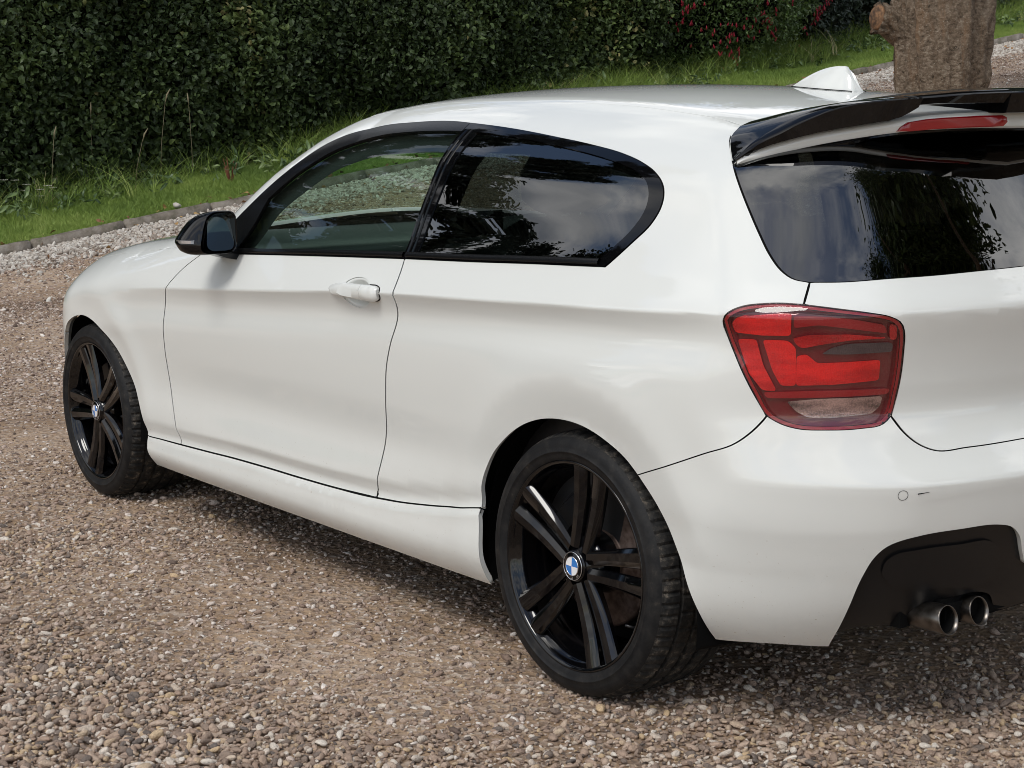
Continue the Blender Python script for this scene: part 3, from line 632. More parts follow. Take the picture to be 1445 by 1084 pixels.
# row heights
ZC = row([-.9,-.5,-.2,.05,.32,.69,.96,1.27,1.79,2.03,2.39,2.9,3.5], [.935,.939,.927,.917,.906,.890,.876,.854,.819,.803,.772,.72,.66])
ZB = row([-.9,-.4,0,.4,1.0,1.8,2.1,2.7,3.2,3.5], [1.015,1.01,1.0,.986,.966,.934,.922,.885,.80,.74])
ZS = row([-.9,.3,.36,.6,.8,1.0,1.64,1.96,2.25,3.5], [.40,.385,.375,.338,.316,.306,.294,.283,.276,.27])
one = np.ones_like(XT)
kx = [-.95,-.75,-.55,-.35,-.1,.2,.5,.8,1.2,1.6,2.0,2.3,2.69,2.95,3.15,3.35,3.6]
def yrow(*v): return row(kx, v)
ROWS = [
 (.10*one,        yrow(.50,.58,.66,.70,.72,.73,.74,.74,.74,.74,.74,.74,.73,.72,.70,.62,.45)),
 (.185*one,       yrow(.56,.69,.775,.800,.818,.836,.842,.843,.843,.843,.842,.838,.828,.828,.800,.71,.53)),
 (.240*one,       yrow(.60,.735,.820,.848,.864,.870,.874,.873,.873,.873,.871,.864,.850,.846,.812,.72,.55)),
 (ZS-.010,        yrow(.628,.758,.836,.865,.8785,.876,.871,.868,.868,.868,.866,.861,.858,.855,.82,.732,.57)),
 (ZS+.014,        yrow(.63,.760,.838,.867,.880,.870,.857,.851,.850,.850,.851,.854,.862,.860,.823,.735,.58)),
 (ZS+.062,        yrow(.635,.765,.842,.870,.882,.874,.861,.858,.858,.859,.859,.863,.871,.862,.822,.738,.585)),
 (ZS*.25+.40,     yrow(.64,.770,.846,.873,.883,.873,.857,.846,.843,.844,.849,.861,.875,.868,.826,.74,.60)),
 (np.minimum(.60, ZC-.165),        yrow(.64,.770,.846,.875,.884,.878,.866,.860,.859,.861,.865,.870,.880,.868,.826,.74,.60)),
 (ZC-.13,         yrow(.63,.760,.840,.872,.882,.878,.871,.867,.868,.870,.873,.876,.883,.868,.824,.738,.59)),
 (ZC-.045,         yrow(.62,.747,.828,.857,.866,.865,.864,.864,.865,.866,.869,.873,.880,.866,.818,.73,.58)),
 (ZC,             yrow(.61,.745,.832,.868,.881,.8825,.8825,.8825,.8825,.882,.880,.879,.876,.860,.818,.73,.58)),
 (ZB,             yrow(.56,.69,.776,.812,.824,.826,.826,.826,.826,.824,.818,.812,.80,.778,.735,.655,.52)),
 (1.12*one,       yrow(.50,.62,.700,.738,.755,.762,.764,.764,.764,.760,.75,.73,.69,.62,.5,.4,.3)),
 (1.24*one,       yrow(.44,.55,.625,.668,.692,.702,.706,.706,.704,.698,.68,.64,.58,.5,.4,.3,.2)),
 (1.33*one,       yrow(.38,.48,.555,.602,.630,.642,.647,.647,.643,.628,.595,.54,.48,.4,.3,.2,.1)),
 (1.45*one,       yrow(.26,.36,.44,.490,.525,.540,.546,.546,.540,.522,.48,.42,.35,.3,.2,.1,.0)),
]
RZ = np.stack([r[0] for r in ROWS]); RY = np.stack([r[1] for r in ROWS]); NR = len(ROWS); CR = 10
_h = np.diff(RZ, axis=0); _d = np.diff(RY, axis=0)/_h
_m = np.zeros_like(RY)
_m[1:-1] = (_d[:-1]*_h[1:]+_d[1:]*_h[:-1])/(_h[1:]+_h[:-1]); _m[0] = _d[0]; _m[-1] = _d[-1]
ML = _m.copy(); MU = _m.copy()         # slope arriving from below / leaving above
# crease row: sharp on the doors, fading into the lamp and the front wing
_cf = np.clip(np.interp(XT, [-.75,-.5,0,2.0,2.5,3], [0,.7,1,1,.0,0]), 0, 1)
ML[CR] = _m[CR]*(1-_cf) + _cf*(_d[CR-1]*1.25); MU[CR] = _m[CR]*(1-_cf) + _cf*(_d[CR]*.95)
# sill shut line row: sharp step
for k in (3,):
    ML[k] = _d[k-1]*.3; MU[k] = _d[k]
ML[4] = _d[3]*.6
_lf = np.interp(XT, [.30,1.0,1.8,2.3], [0,1,1,0]); ML[5] = _m[5]*(1-_lf)+_lf*_d[4]; MU[5] = _m[5]*(1-_lf)+_lf*_d[5]*.9
def side_y(x, z):
    f = (np.clip(x, XT[0], XT[-1]-1e-6)-XT[0])/(XT[1]-XT[0]); i = f.astype(int); f = f-i
    g = lambda A, k: A[k, i]*(1-f)+A[k, i+1]*f
    out = np.zeros_like(x); zc = z
    zr = np.stack([g(RZ, k) for k in range(NR)])
    k = np.clip((zr <= zc).sum(0)-1, 0, NR-2)
    j = np.arange(len(x))
    z0 = zr[k, j]; z1 = zr[k+1, j]; h = z1-z0
    def gk(A, kk): return A[kk, i]*(1-f)+A[kk, i+1]*f
    y0 = gk(RY, k); y1 = gk(RY, k+1); m0 = gk(MU, k); m1 = gk(ML, k+1)
    t = (zc-z0)/h; tc = np.clip(t, 0, 1)
    y = ((1+2*tc)*(1-tc)**2*y0 + tc*(1-tc)**2*h*m0 + tc*tc*(3-2*tc)*y1 + tc*tc*(tc-1)*h*m1)
    y = y + np.where(t > 1, (t-1)*h*m1, 0) + np.where(t < 0, t*h*m0, 0)
    # flared wheel arch lips: crest at radius .43, tucking in towards the opening
    for xc, amp, tuck in ((0, .0045, .013), (2.69, .006, .0045)):
        d = np.sqrt((x-xc)**2+(z-.314)**2)
        fade = np.clip((z-.20)/.25, 0, 1)
        s = np.clip((.440-d)/.10, 0, 1); s = s*(.55+.45*s)
        crest = np.exp(-((d-.445)/.055)**2)
        y = y + (amp*crest - tuck*s)*fade
    return y
_zr = np.linspace(-.2, 1.8, 1001)
XCR = catmull([-.2,.15,.22,.30,.40,.50,.56,.590,.598,.604,.612,.638,.656,.672,.72,.80,.87,.925,.938,.944,.950,.960,.99,1.05,1.15,1.25,1.35,1.8],
            [-.55,-.68,-.75,-.805,-.842,-.862,-.870,-.874,-.874,-.8715,-.8650,-.841,-.826,-.813,-.786,-.790,-.804,-.820,-.8235,-.8242,-.8225,-.8165,-.790,-.746,-.664,-.578,-.488,-.08], _zr)
# sharpen the tailgate fold and the bumper shelf a little
def rear_x(y, z):
    xc = np.interp(z, _zr, XCR)
    a = np.interp(z, [.2,.5,.7,.95,1.3], [.26,.17,.14,.15,.20]); b = np.interp(z, [.2,.5,.7,.95,1.3], [.30,.22,.2,.22,.5])
    return xc + a*y*y + b*y**4
ZTX = [-1.2,-.8,-.6,-.45,-.3,-.15,0,.2,.45,.75,1.0,1.2,1.35,1.5,1.75,2.0,2.06,2.15,2.4,2.7,3.0,3.2,3.4,3.8]
ZTZ = [1.20,1.285,1.320,1.345,1.366,1.384,1.397,1.410,1.419,1.421,1.415,1.402,1.380,1.330,1.192,1.045,1.015,.995,.971,.941,.900,.855,.77,.4]
_xt = np.linspace(-1.2, 3.8, 1001); ZTT = catmull(ZTX, ZTZ, _xt)
def top_z(x, y):
    xs = x + np.interp(x, [.9,1.5,2.3,3], [0,.17,.22,.15])*y*y*1.25
    z = np.interp(xs, _xt, ZTT)
    c = np.interp(x, [-1,-.3,.5,1.2,1.6,2.1,2.6,3.2], [.20,.15,.125,.12,.05,.03,.04,.08])
    c4 = np.interp(x, [-1,.5,1.2,2.1,2.6,3.2], [.10,.10,.06,.02,.06,.12])
    return z - c*y*y - c4*y**4
def front_x(y, z):
    return np.interp(z, [.1,.2,.35,.5,.62,.72,.8,.9], [3.38,3.43,3.46,3.46,3.45,3.42,3.37,3.25]) - .32*y*y - .25*y**4
def rmax(a, b, k):
    return np.minimum(np.maximum(a, b), -k) + np.sqrt(np.maximum(a+k, 0)**2+np.maximum(b+k, 0)**2)
def F(P):
    x, y, z = P[:, 0], np.abs(P[:, 1]), P[:, 2]
    s = (y-side_y(x, z))*.96
    r = (rear_x(y, z)-x)*.90
    t = (z-top_z(x, y))*np.interp(x, [-1,1.2,1.5,2.0,2.3], [.97,.97,.87,.87,.97])
    f = (x-front_x(y, z))
    kr = np.interp(z, [.2,.45,.62,.9,1.0,1.3], [.16,.16,.15,.14,.15,.17])
    kt = np.interp(x, [-.8,-.3,.3,1.2,1.6,2.0,2.4,3.2], [.06,.10,.13,.12,.05,.06,.10,.12])
    a = rmax(s, r, kr)
    a = rmax(a, t, kt)
    return rmax(a, f, .22)
def grad(P, e=1.5e-3):
    g = np.stack([F(P+d)-F(P-d) for d in np.eye(3)*e], 1)
    return g/np.maximum(np.linalg.norm(g, axis=1, keepdims=True), 1e-9)
# charts
X0, XF, ZA, RA = -.15, 2.95, .72, .85
def ring_ray(u, v):
    phi = v/RA
    al = np.where(u < X0, (X0-u)/RA, np.where(u > XF, -(u-XF)/RA, 0.))
    bx = np.clip(u, X0, XF)
    d = np.stack([-np.sin(al)*np.cos(phi), np.cos(al)*np.cos(phi), np.sin(phi)], 1)
    o = np.stack([bx, np.zeros_like(bx), np.full_like(bx, ZA)], 1)
    return o, d
def march(o, d, lo, hi, n=22):
    a = np.full(len(o), float(lo)); b = np.full(len(o), float(hi))
    fa = F(o+a[:, None]*d); fb = F(o+b[:, None]*d)
    for k in range(n):
        w = np.clip(fa/(fa-fb), .04, .96) if k % 3 else .5
        c = a+(b-a)*w; fc = F(o+c[:, None]*d)
        neg = fc*np.sign(fa) > 0
        a = np.where(neg, c, a); fa = np.where(neg, fc, fa)
        b = np.where(neg, b, c); fb = np.where(neg, fb, fc)
        if np.max(np.minimum(np.abs(fa), np.abs(fb))) < 2e-6: break
    c = np.where(np.abs(fa) < np.abs(fb), a, b)
    return o+c[:, None]*d
def ring(u, v):
    u = np.atleast_1d(np.asarray(u, float)); v = np.atleast_1d(np.asarray(v, float))
    o, d = ring_ray(u, v); return march(o, d, .15, 2.2)
def topc(x, y):
    x = np.atleast_1d(np.asarray(x, float)); y = np.atleast_1d(np.asarray(y, float))
    o = np.stack([x, y, np.full_like(x, .3)], 1); d = np.tile([0, 0, 1.], (len(x), 1)); return march(o, d, 0, 1.6)
def ring_inv(P):
    x, y, z = P.T
    rr = np.where(x < X0, np.hypot(x-X0, y), np.where(x > XF, np.hypot(x-XF, y), y))
    al = np.where(x < X0, np.arctan2(X0-x, y), np.where(x > XF, -np.arctan2(x-XF, y), 0))
    u = np.where(x < X0, X0-al*RA, np.where(x > XF, XF-al*RA, x))
    return np.stack([u, RA*np.arctan2(z-ZA, rr)], 1)
# ------------------------------------------------------------------ panels cut from the body surface
UC = X0-RA*math.pi/2
def resample(p, step, sig=0.0):
    p = np.asarray(p, float); s = np.concatenate([[0], np.cumsum(np.linalg.norm(np.diff(p, axis=0), axis=1))])
    keep = np.concatenate([[True], np.diff(s) > 1e-6]); p, s = p[keep], s[keep]
    n = max(2, int(round(s[-1]/step))+1); t = np.linspace(0, s[-1], n)
    if len(p) > 2: q = np.stack([catmull(s, p[:, 0], t), catmull(s, p[:, 1], t)], 1)
    else: q = np.stack([np.interp(t, s, p[:, 0]), np.interp(t, s, p[:, 1])], 1)
    if sig and n > 5:
        for _ in range(int(sig)):
            q[1:-1] = q[1:-1]*.5+(q[:-2]+q[2:])*.25
    return q
def inpoly(poly, P):
    x, y = P[:, 0][:, None], P[:, 1][:, None]; a = poly; b = np.roll(poly, -1, 0)
    c = ((a[:, 1] > y) != (b[:, 1] > y)) & (x < (b[:, 0]-a[:, 0])*(y-a[:, 1])/(b[:, 1]-a[:, 1]+1e-15)+a[:, 0])
    return c.sum(1) % 2 == 1
def mind(poly, P):
    out = np.empty(len(P))
    for i in range(0, len(P), 4000): out[i:i+4000] = np.sqrt(((P[i:i+4000, None]-poly[None])**2).sum(2).min(1))
    return out
def loop_from(segs, step, sig):
    L = []; 
    for s in segs:
        q = resample(s, step, sig)
        if L and np.linalg.norm(L[-1][-1]-q[0]) < 1e-4: q = q[1:]
        elif L and np.linalg.norm(L[-1][-1]-q[0]) > step*1.5: pass
        L.append(q)
    P = np.vstack(L)
    if np.linalg.norm(P[0]-P[-1]) < 1e-4: P = P[:-1]
    a = np.roll(P, -1, 0); area = .5*np.sum(P[:, 0]*a[:, 1]-a[:, 0]*P[:, 1])
    return P if area > 0 else P[::-1]
def inset(P, d, cen):
    a = P-np.roll(P, 1, 0); b = np.roll(P, -1, 0)-P
    na = np.stack([-a[:, 1], a[:, 0]], 1); nb = np.stack([-b[:, 1], b[:, 0]], 1)
    na /= np.linalg.norm(na, axis=1)[:, None]+1e-12; nb /= np.linalg.norm(nb, axis=1)[:, None]+1e-12
    n = na+nb; ln = np.linalg.norm(n, axis=1)[:, None]; n = n/np.maximum(ln, .3); k = 1/np.maximum(.5, np.sqrt(np.clip((1+(na*nb).sum(1))/2, .25, 1)))
    Q = P+n*(d*np.minimum(k, 1.6)*((.62+.75*np.abs(n[:, 0]/np.maximum(np.linalg.norm(n, axis=1), 1e-9))**2) if .0012 < d < .003 else 1))[:, None]
    if cen is not None: Q[cen] = np.where(np.array([[cen_axis == 0, cen_axis == 1]]), P[cen], Q[cen])
    return Q
cen_axis = 0
def patch(segs, chart=None, gap=.002, step=.010, res=.022, lift=0., depth=.012, rnd=.0012, holes=(), extra=(), sig=1, half=False):
    """returns (V, N, F) of a skin panel with rounded, turned-in edges"""
    global cen_axis
    chart = chart or ring; cval = UC if chart is ring else 0.; cen_axis = 0 if chart is ring else 1
    loops = [loop_from(segs, step, sig)]+[loop_from(h, step, sig)[::-1] for h in holes]
    out = []; cens = []
    for Lp in loops:
        cen = (np.abs(Lp[:, cen_axis]-cval) < 2e-3) if half else None
        if half: Lp[cen, cen_axis] = cval
        out.append(inset(Lp, gap, cen)); cens.append(cen if cen is not None else np.zeros(len(Lp), bool))
    allb = np.vstack(out); mn, mx = out[0].min(0), out[0].max(0)
    gx = np.arange(mn[0], mx[0]+res, res); gy = np.arange(mn[1], mx[1]+res, res*.866)
    G = np.stack(np.meshgrid(gx, gy, indexing='ij'), 2); G[:, 1::2, 0] += res/2; G = G.reshape(-1, 2)
    for e in extra:
        q = resample(e, .012, 0); G = G[mind(q, G) > .016]; t = np.gradient(q, axis=0); nn = np.stack([-t[:, 1], t[:, 0]], 1)/np.linalg.norm(t, axis=1)[:, None]
        G = np.vstack([G, q, q+nn*.005, q-nn*.005, q+nn*.011, q-nn*.011])
    ok = inpoly(out[0], G)
    for h in out[1:]: ok &= ~inpoly(h, G)
    G = G[ok]; G = G[mind(allb, G) > min(res, .02)*.42] if len(G) else G
    pts = np.vstack([allb, G]); ed = []; b0 = 0
    for q in out: ed += [(b0+i, b0+(i+1) % len(q)) for i in range(len(q))]; b0 += len(q)
    r = delaunay_2d_cdt([Vector(p) for p in pts], ed, [], 0, 1e-7)
    v2 = np.array([tuple(v) for v in r[0]]); tri = np.array([f for f in r[2] if len(f) == 3])
    c = v2[tri].mean(1); ok = inpoly(out[0], c)
    for h in out[1:]: ok &= ~inpoly(h, c)
    tri = tri[ok]
    A_, B_, C_ = v2[tri[:, 0]], v2[tri[:, 1]], v2[tri[:, 2]]
    ar = (B_[:, 0]-A_[:, 0])*(C_[:, 1]-A_[:, 1])-(B_[:, 1]-A_[:, 1])*(C_[:, 0]-A_[:, 0]); tri = tri[np.abs(ar) > 1e-9]
    S = chart(v2[:, 0], v2[:, 1]); Nn = grad(S); P3 = S+Nn*lift
    # orientation
    fn = np.cross(P3[tri[:, 1]]-P3[tri[:, 0]], P3[tri[:, 2]]-P3[tri[:, 0]]); flip = (fn*Nn[tri[:, 0]]).sum(1) < 0; tri[flip] = tri[flip][:, ::-1]
    V = [P3]; NN = [Nn]; Fc = [tuple(t) for t in tri]; nb = len(P3)
    for q, cn in zip(out, cens):
        Sb = chart(q[:, 0], q[:, 1]); Nb = grad(Sb); Pb = Sb+Nb*lift; t = np.roll(Pb, -1, 0)-np.roll(Pb, 1, 0); o = np.cross(t, Nb); o /= np.linalg.norm(o, axis=1)[:, None]+1e-12
        if ((Sb.mean(0)-Pb)*0).any(): pass
        # o must point away from the panel: test in the chart
        m = len(q); r0 = Pb; r1 = Pb+o*rnd*.75-Nb*rnd*.3; r2 = Pb+o*rnd-Nb*rnd*1.4; r3 = r2-Nb*depth
        V += [r0, r1, r2, r3]; n1 = Nb*.7+o*.7; NN += [Nb, n1, o, o]
        for k in range(3):
            for i in range(m):
                j = (i+1) % m
                if half and cn[i] and cn[j]: continue
                a, b = nb+k*m+i, nb+k*m+j; Fc.append((a, a+m, b+m, b))
        nb += 4*m
    V = np.vstack(V); NN = np.vstack(NN); NN /= np.linalg.norm(NN, axis=1)[:, None]+1e-12
    # consistent winding of the turned edges
    F2 = []
    for f in Fc:
        if len(f) == 4:
            p = V[list(f)]; nrm = np.cross(p[2]-p[0], p[3]-p[1]); 
            if nrm.dot(NN[f[0]]+NN[f[1]]) < 0: f = f[::-1]
        F2.append(f)
    return V, NN, F2
def flip(V, NN, Fc): return V*[1, -1, 1], NN*[1, -1, 1], [tuple(reversed(f)) for f in Fc]
def panel(name, segs, m, parent, mirror='copy', label_right=None, **k):
    """mirror: None, 'copy' (a second object on the right side), 'weld' (one object across the centre line)"""
    V, NN, Fc = patch(segs, half=(mirror == 'weld'), **k)
    if mirror == 'weld':
        V2, N2, F2 = flip(V, NN, Fc); n = len(V)
        return mesh(name, np.vstack([V, V2]), Fc+[tuple(i+n for i in f) for f in F2], m, parent, normals=np.vstack([NN, N2])), None
    a = mesh(name, V, Fc, m, parent, normals=NN); b = None
    if mirror == 'copy':
        b = mesh(name, *flip(V, NN, Fc)[::2], m, parent[1] if isinstance(parent, tuple) else parent, normals=flip(V, NN, Fc)[1])
    return a, b
def pan2(name, segs, m, pa, pb, **k):
    V, NN, Fc = patch(segs, **k); a = mesh(name, V, Fc, m, pa, normals=NN); V, NN, Fc = flip(V, NN, Fc); b = mesh(name, V, Fc, m, pb, normals=NN); return a, b
def side(x, z):
    x = np.atleast_1d(np.asarray(x, float)); z = np.atleast_1d(np.asarray(z, float)); x, z = np.broadcast_arrays(x, z)
    o = np.stack([x, np.zeros_like(x), z], 1); return ring_inv(march(o, np.tile([0, 1., 0], (len(x), 1)), .1, 1.3))
def rear(y, z):
    y = np.atleast_1d(np.asarray(y, float)); z = np.atleast_1d(np.asarray(z, float)); y, z = np.broadcast_arrays(y, z)
    o = np.stack([np.full_like(y, -.2), y, z], 1); return ring_inv(march(o, np.tile([-1., 0, 0], (len(y), 1)), .0, 1.3))
def top(x, y): return ring_inv(topc(x, y))

K = {
'dlo': [[1.885,.201],[1.80,.258],[1.715,.319],[1.609,.394],[1.519,.466],[1.433,.528],[1.355,.583],[1.268,.621],[1.136,.652],[.986,.663],[.805,.666],[.715,.658],[.508,.637],[.33,.614],[.163,.59],[.042,.568],[-.041,.545],[-.103,.519],[-.14,.493],[-.160,.465],[-.165,.437],[-.155,.398],[-.119,.348],[-.087,.308],[-.068,.2855]],
'belt': [[-.068,.2855],[-.034,.284],[.186,.276],[.419,.266],[.73,.255],[1.148,.237],[1.659,.213],[1.885,.201]],
'qg_top': [[.646,.619],[.476,.605],[.302,.583],[.136,.558],[.016,.534],[-.058,.511],[-.093,.490],[-.113,.460],[-.117,.425],[-.102,.381],[-.072,.340],[-.038,.303]],
'qg_bot': [[-.038,.303],[.273,.290],[.68,.276]],
'dg_top': [[1.537,.391],[1.453,.45],[1.359,.506],[1.272,.553],[1.187,.585],[1.082,.608],[.935,.620],[.756,.623],[.684,.621]],
'door_f': [[1.885,.197],[1.964,.149],[2.026,.088],[2.060,.030],[2.073,-.041],[2.087,-.157],[2.076,-.268],[2.048,-.33],[2.034,-.369],[2.022,-.404]],
'door_r': [[.73,.255],[.716,.208],[.706,.154],[.713,.108],[.724,.075],[.746,.025],[.765,-.025],[.781,-.108],[.796,-.187],[.813,-.245],[.833,-.314],[.852,-.381]],
'sill': [[2.262,-.404],[2.022,-.404],[1.651,-.396],[1.25,-.392],[.852,-.381],[.622,-.362],[.474,-.342],[.361,-.325]],
'lamp': [[-.455,.191],[-.464,.204],[-.487,.217],[-.532,.226],[-.568,.229],[-.609,.228],[-.672,.223],[-.739,.217],[-.776,.212],[-.798,.202],[-.804,.184],[-.804,.152],[-.801,.104],[-.793,.055],[-.782,.011],[-.768,-.003],[-.727,-.009],[-.656,-.011],[-.603,-.009],[-.572,-.001],[-.545,.013],[-.522,.051],[-.498,.094],[-.48,.129],[-.465,.159]],
'bump': [[-.231,-.147],[-.371,-.09],[-.428,-.066],[-.487,-.042],[-.523,-.013],[-.545,.013]],
'hatch': [[-.785,.008],[-.807,-.02],[-.843,-.049],[-.874,-.062],[-.955,-.066],[-1.129,-.069],[-1.30,-.070],[UC,-.070]],
'gl_side': [[-.262,.648],[-.275,.630],[-.312,.588],[-.351,.540],[-.395,.487],[-.438,.433],[-.479,.38],[-.519,.329],[-.551,.297],[-.578,.281],[-.612,.2765]],
'gl_bot': [[-.612,.2765],[-.676,.281],[-.767,.295],[-.868,.313],[-.988,.336],[-1.151,.362],[-1.32,.382],[UC,.388]],
'diff': [[-.660,-.478],[-.668,-.460],[-.687,-.42],[-.708,-.369],[-.736,-.297],[-.76,-.255],[-.78,-.237],[-.804,-.228],[-.843,-.223],[-.935,-.226],[-1.035,-.238],[-1.068,-.250],[-1.095,-.277],[-1.112,-.320],[-1.13,-.36]],
'crease': [[2.30,.057],[2.038,.079],[1.79,.095],[1.274,.128],[.961,.149],[.686,.161],[.319,.177],[.046,.186],[-.19,.196],[-.353,.2],[-.44,.197]],
}
K = {k: np.array(v) for k, v in K.items()}
ARCH_F = np.array([(2.262,.2835),(2.270,.31),(2.288,.36),(2.322,.422),(2.38,.492),(2.455,.560),(2.54,.612),(2.62,.644),(2.70,.655),(2.79,.642),(2.88,.600),(2.917,.569),(2.95,.535),(3.00,.45),(3.022,.36),(3.025,.26),(3.02,.20)])
ARCH_R = np.array([(.361,.3825),(.350,.455),(.312,.52),(.255,.571),(.187,.614),(.109,.642),(.034,.6525),(-.05,.648),(-.137,.622),(-.195,.594),(-.231,.567)])
ARCH_B = np.array([(-.231,.567),(-.289,.512),(-.338,.435),(-.374,.36),(-.396,.298),(-.402,.222)])

_sx = np.array([2.262,2.15,2.022,1.85,1.651,1.45,1.25,1.05,.852,.73,.622,.54,.474,.41,.361])
K['sill'] = side(_sx, np.interp(_sx, XT, ZS)+.0085); K['door_f'][-1] = K['sill'][2]; K['door_r'][-1] = K['sill'][8]
# ------------------------------------------------------------------ the car
car = tag(empty('parked_car', (0, 0, 0)), 'white three door hatchback with black wheels and black roof spoiler on the gravel drive', 'car')
def build_body():
    arF = side(ARCH_F[:, 0], ARCH_F[:, 1]); arR = side(ARCH_R[:, 0], ARCH_R[:, 1]); arB = side(ARCH_B[:, 0], ARCH_B[:, 1])
    C = K['crease']
    # door
    el = np.array([[.892+.0735*math.cos(a), .1535+.0385*math.sin(a)] for a in np.linspace(0, 2*math.pi, 41)])
    dl, dr = panel('door', [K['belt'][4:], K['door_f'], K['sill'][2:9], K['door_r'][::-1]], M.paint, car, extra=[np.vstack([C[:4], [[1.0,.1455]]]), np.array([[.80,.1555],[.72,.160]]), side(_sx[2:9], np.interp(_sx[2:9], XT, ZS)+.062)], holes=[[el]])
    C_dl = dl
    # quarter panel with roof frame
    ditch = top([-.226,-.150,0,.165,.5,.74,1.02,1.2,1.35,1.55,1.75,1.93], [.556,.543,.532,.52,.516,.514,.512,.53,.572,.63,.69,.745])
    lampL = np.vstack([K['lamp'][20:], K['lamp'][:6]])
    scr = np.vstack([ditch[-1:], side([1.96], [.955]), K['belt'][-1:]])
    panel('quarter_panel', [K['dlo'], K['belt'][:5], K['door_r'], K['sill'][8:], arR, K['bump'], lampL, np.array([K['lamp'][5], K['gl_bot'][0]]), K['gl_side'][::-1], np.vstack([K['gl_side'][:1], top([-.240,-.232,-.226], [.604,.582,.556])]), ditch, scr], M.paint, car, extra=[C, top(np.linspace(-.15, 1.25, 30), np.interp(np.linspace(-.15, 1.25, 30), [-.15, .1, 1.25], [.62, .572, .60]))], gap=.0018)
    # sill
    bx = np.array([.342, .46, .65, 1.0, 1.38, 1.7, 2.02, 2.235]); sb = side(bx, np.full(8, .186))
    panel('sill', [K['sill'], side([.361, .347, .342], [.381, .28, .186]), sb, side([2.235, 2.25, 2.262], [.186, .225, .2835])], M.paint, car, extra=[side(np.linspace(.37, 2.24, 60), np.interp(np.linspace(.37, 2.24, 60), [.3,.36,.6,.8,1.0,1.64,1.96,2.25], [.385,.375,.338,.316,.306,.294,.283,.276])-.011)])
    # front wing, bonnet, front bumper
    bon = top([1.985,2.05,2.12,2.30,2.50,2.70,2.90,3.08,3.20], [.775,.790,.795,.787,.775,.757,.727,.680,.630])
    nose = side([3.10, 3.05, 2.985, 2.917], [.70, .672, .622, .569])
    panel('front_wing', [np.array([K['door_f'][0], bon[0]]), bon[:8], np.vstack([bon[7:8], nose[:1]]), nose, arF[:12][::-1], K['sill'][:3], K['door_f'][::-1]], M.paint, car, extra=[C[:3]])
    bxy = np.array([(1.985,.775),(2.05,.790),(2.12,.795),(2.30,.787),(2.50,.775),(2.70,.757),(2.90,.727),(3.08,.680),(3.20,.630)])
    panel('bonnet', [bxy, np.array([(3.20,.63),(3.27,.45),(3.30,.2),(3.31,0)]), np.array([(3.31,0),(2.04,0)]), np.array([(2.04,0),(2.035,.4),(1.985,.775)])], M.paint, car, mirror='weld', chart=topc, res=.035)
    hl = [np.vstack([bon[7:8], nose[:1]]), side([3.10, 3.2], [.70, .60]), np.vstack([side([3.2], [.60]), ring_inv(np.array([[3.40, .42, .62]])), ring_inv(np.array([[3.40, .40, .70]]))]), np.vstack([ring_inv(np.array([[3.40, .40, .70]])), bon[8:9], bon[7:8]])]
    panel('headlight', hl, M.privacy, car, step=.02)
    UF = XF+RA*math.pi/2
    fb = [nose, arF[11:], np.vstack([arF[-1:], [[3.5, -.55], [UF, -.55]]]), np.array([[UF, -.55], [UF, .02]]), np.vstack([[[UF, .02]], ring_inv(np.array([[3.40, .42, .60]])), side([3.2], [.585]), nose[:1]])]
    V, NN, Fc = patch(fb, res=.03); n = len(V); V2, N2, F2 = flip(V, NN, Fc)
    mesh('front_bumper', np.vstack([V, V2]), Fc+[tuple(i+n for i in f) for f in F2], M.paint, car, normals=np.vstack([NN, N2]))
    # roof and screens
    dx = [-.226,-.150,0,.165,.5,.74,1.02,1.2,1.30]; dy = [.556,.543,.532,.52,.516,.514,.512,.53,.555]
    lead = [(-.226,.556),(-.236,.52),(-.262,.45),(-.268,.338),(-.245,.184),(-.235,0)]
    panel('roof', [np.stack([dx, dy], 1), np.array([(1.30,.555),(1.345,.35),(1.365,0)]), np.array([(1.365,0),(-.235,0)]), np.array(lead[::-1])], M.paint, car, mirror='weld', chart=topc, res=.03, gap=.0022, depth=.008)
    panel('windscreen', [np.array([(1.30,.553),(1.345,.35),(1.365,0)]), np.array([(1.365,0),(2.03,0)]), np.array([(2.03,0),(2.02,.4),(1.925,.742)]), np.array([(1.925,.742),(1.75,.688),(1.55,.628),(1.35,.571),(1.30,.553)])], M.glass, car, mirror='weld', chart=topc, res=.05, lift=-.003, depth=.002)
    # tailgate skin, rear window
    lampR = K['lamp'][5:15]
    fold = np.array([[-.80,.222],[-.834,.226],[-.911,.240],[-1.111,.267],[-1.3,.283],[UC,.286]])
    panel('tailgate', [np.array([K['gl_bot'][0], K['lamp'][5]]), lampR, np.vstack([K['lamp'][14:15], K['hatch']]), np.array([K['hatch'][-1], K['gl_bot'][-1]]), K['gl_bot'][::-1]], M.paint, car, mirror='weld', extra=[fold], res=.018)
    gt = rear([.655,.596,.543,.446,.382,.26,.07,0], [1.240,1.264,1.281,1.301,1.309,1.317,1.316,1.316])
    panel('rear_window', [K['gl_side'][3:], K['gl_bot'], np.array([K['gl_bot'][-1], gt[-1]]), gt[::-1], np.vstack([gt[:1], K['gl_side'][3:4]])], M.rglass, car, mirror='weld', lift=-.0015, gap=.0028, depth=.002)
    # rear bumper
    lampB = np.vstack([K['lamp'][14:21]])
    yb = np.array([.222, .232, .238]); ub = np.vstack([side([-.402, -.52], [.222, .228]), K['diff'][:1]])
    bf = np.array([[-.66,-.108],[-.705,-.111],[-.792,-.114],[-.918,-.12],[-1.093,-.126],[-1.3,-.130],[UC,-.131]])
    dc = np.array([K['diff'][-1], [-1.30,-.40], [UC,-.41]])
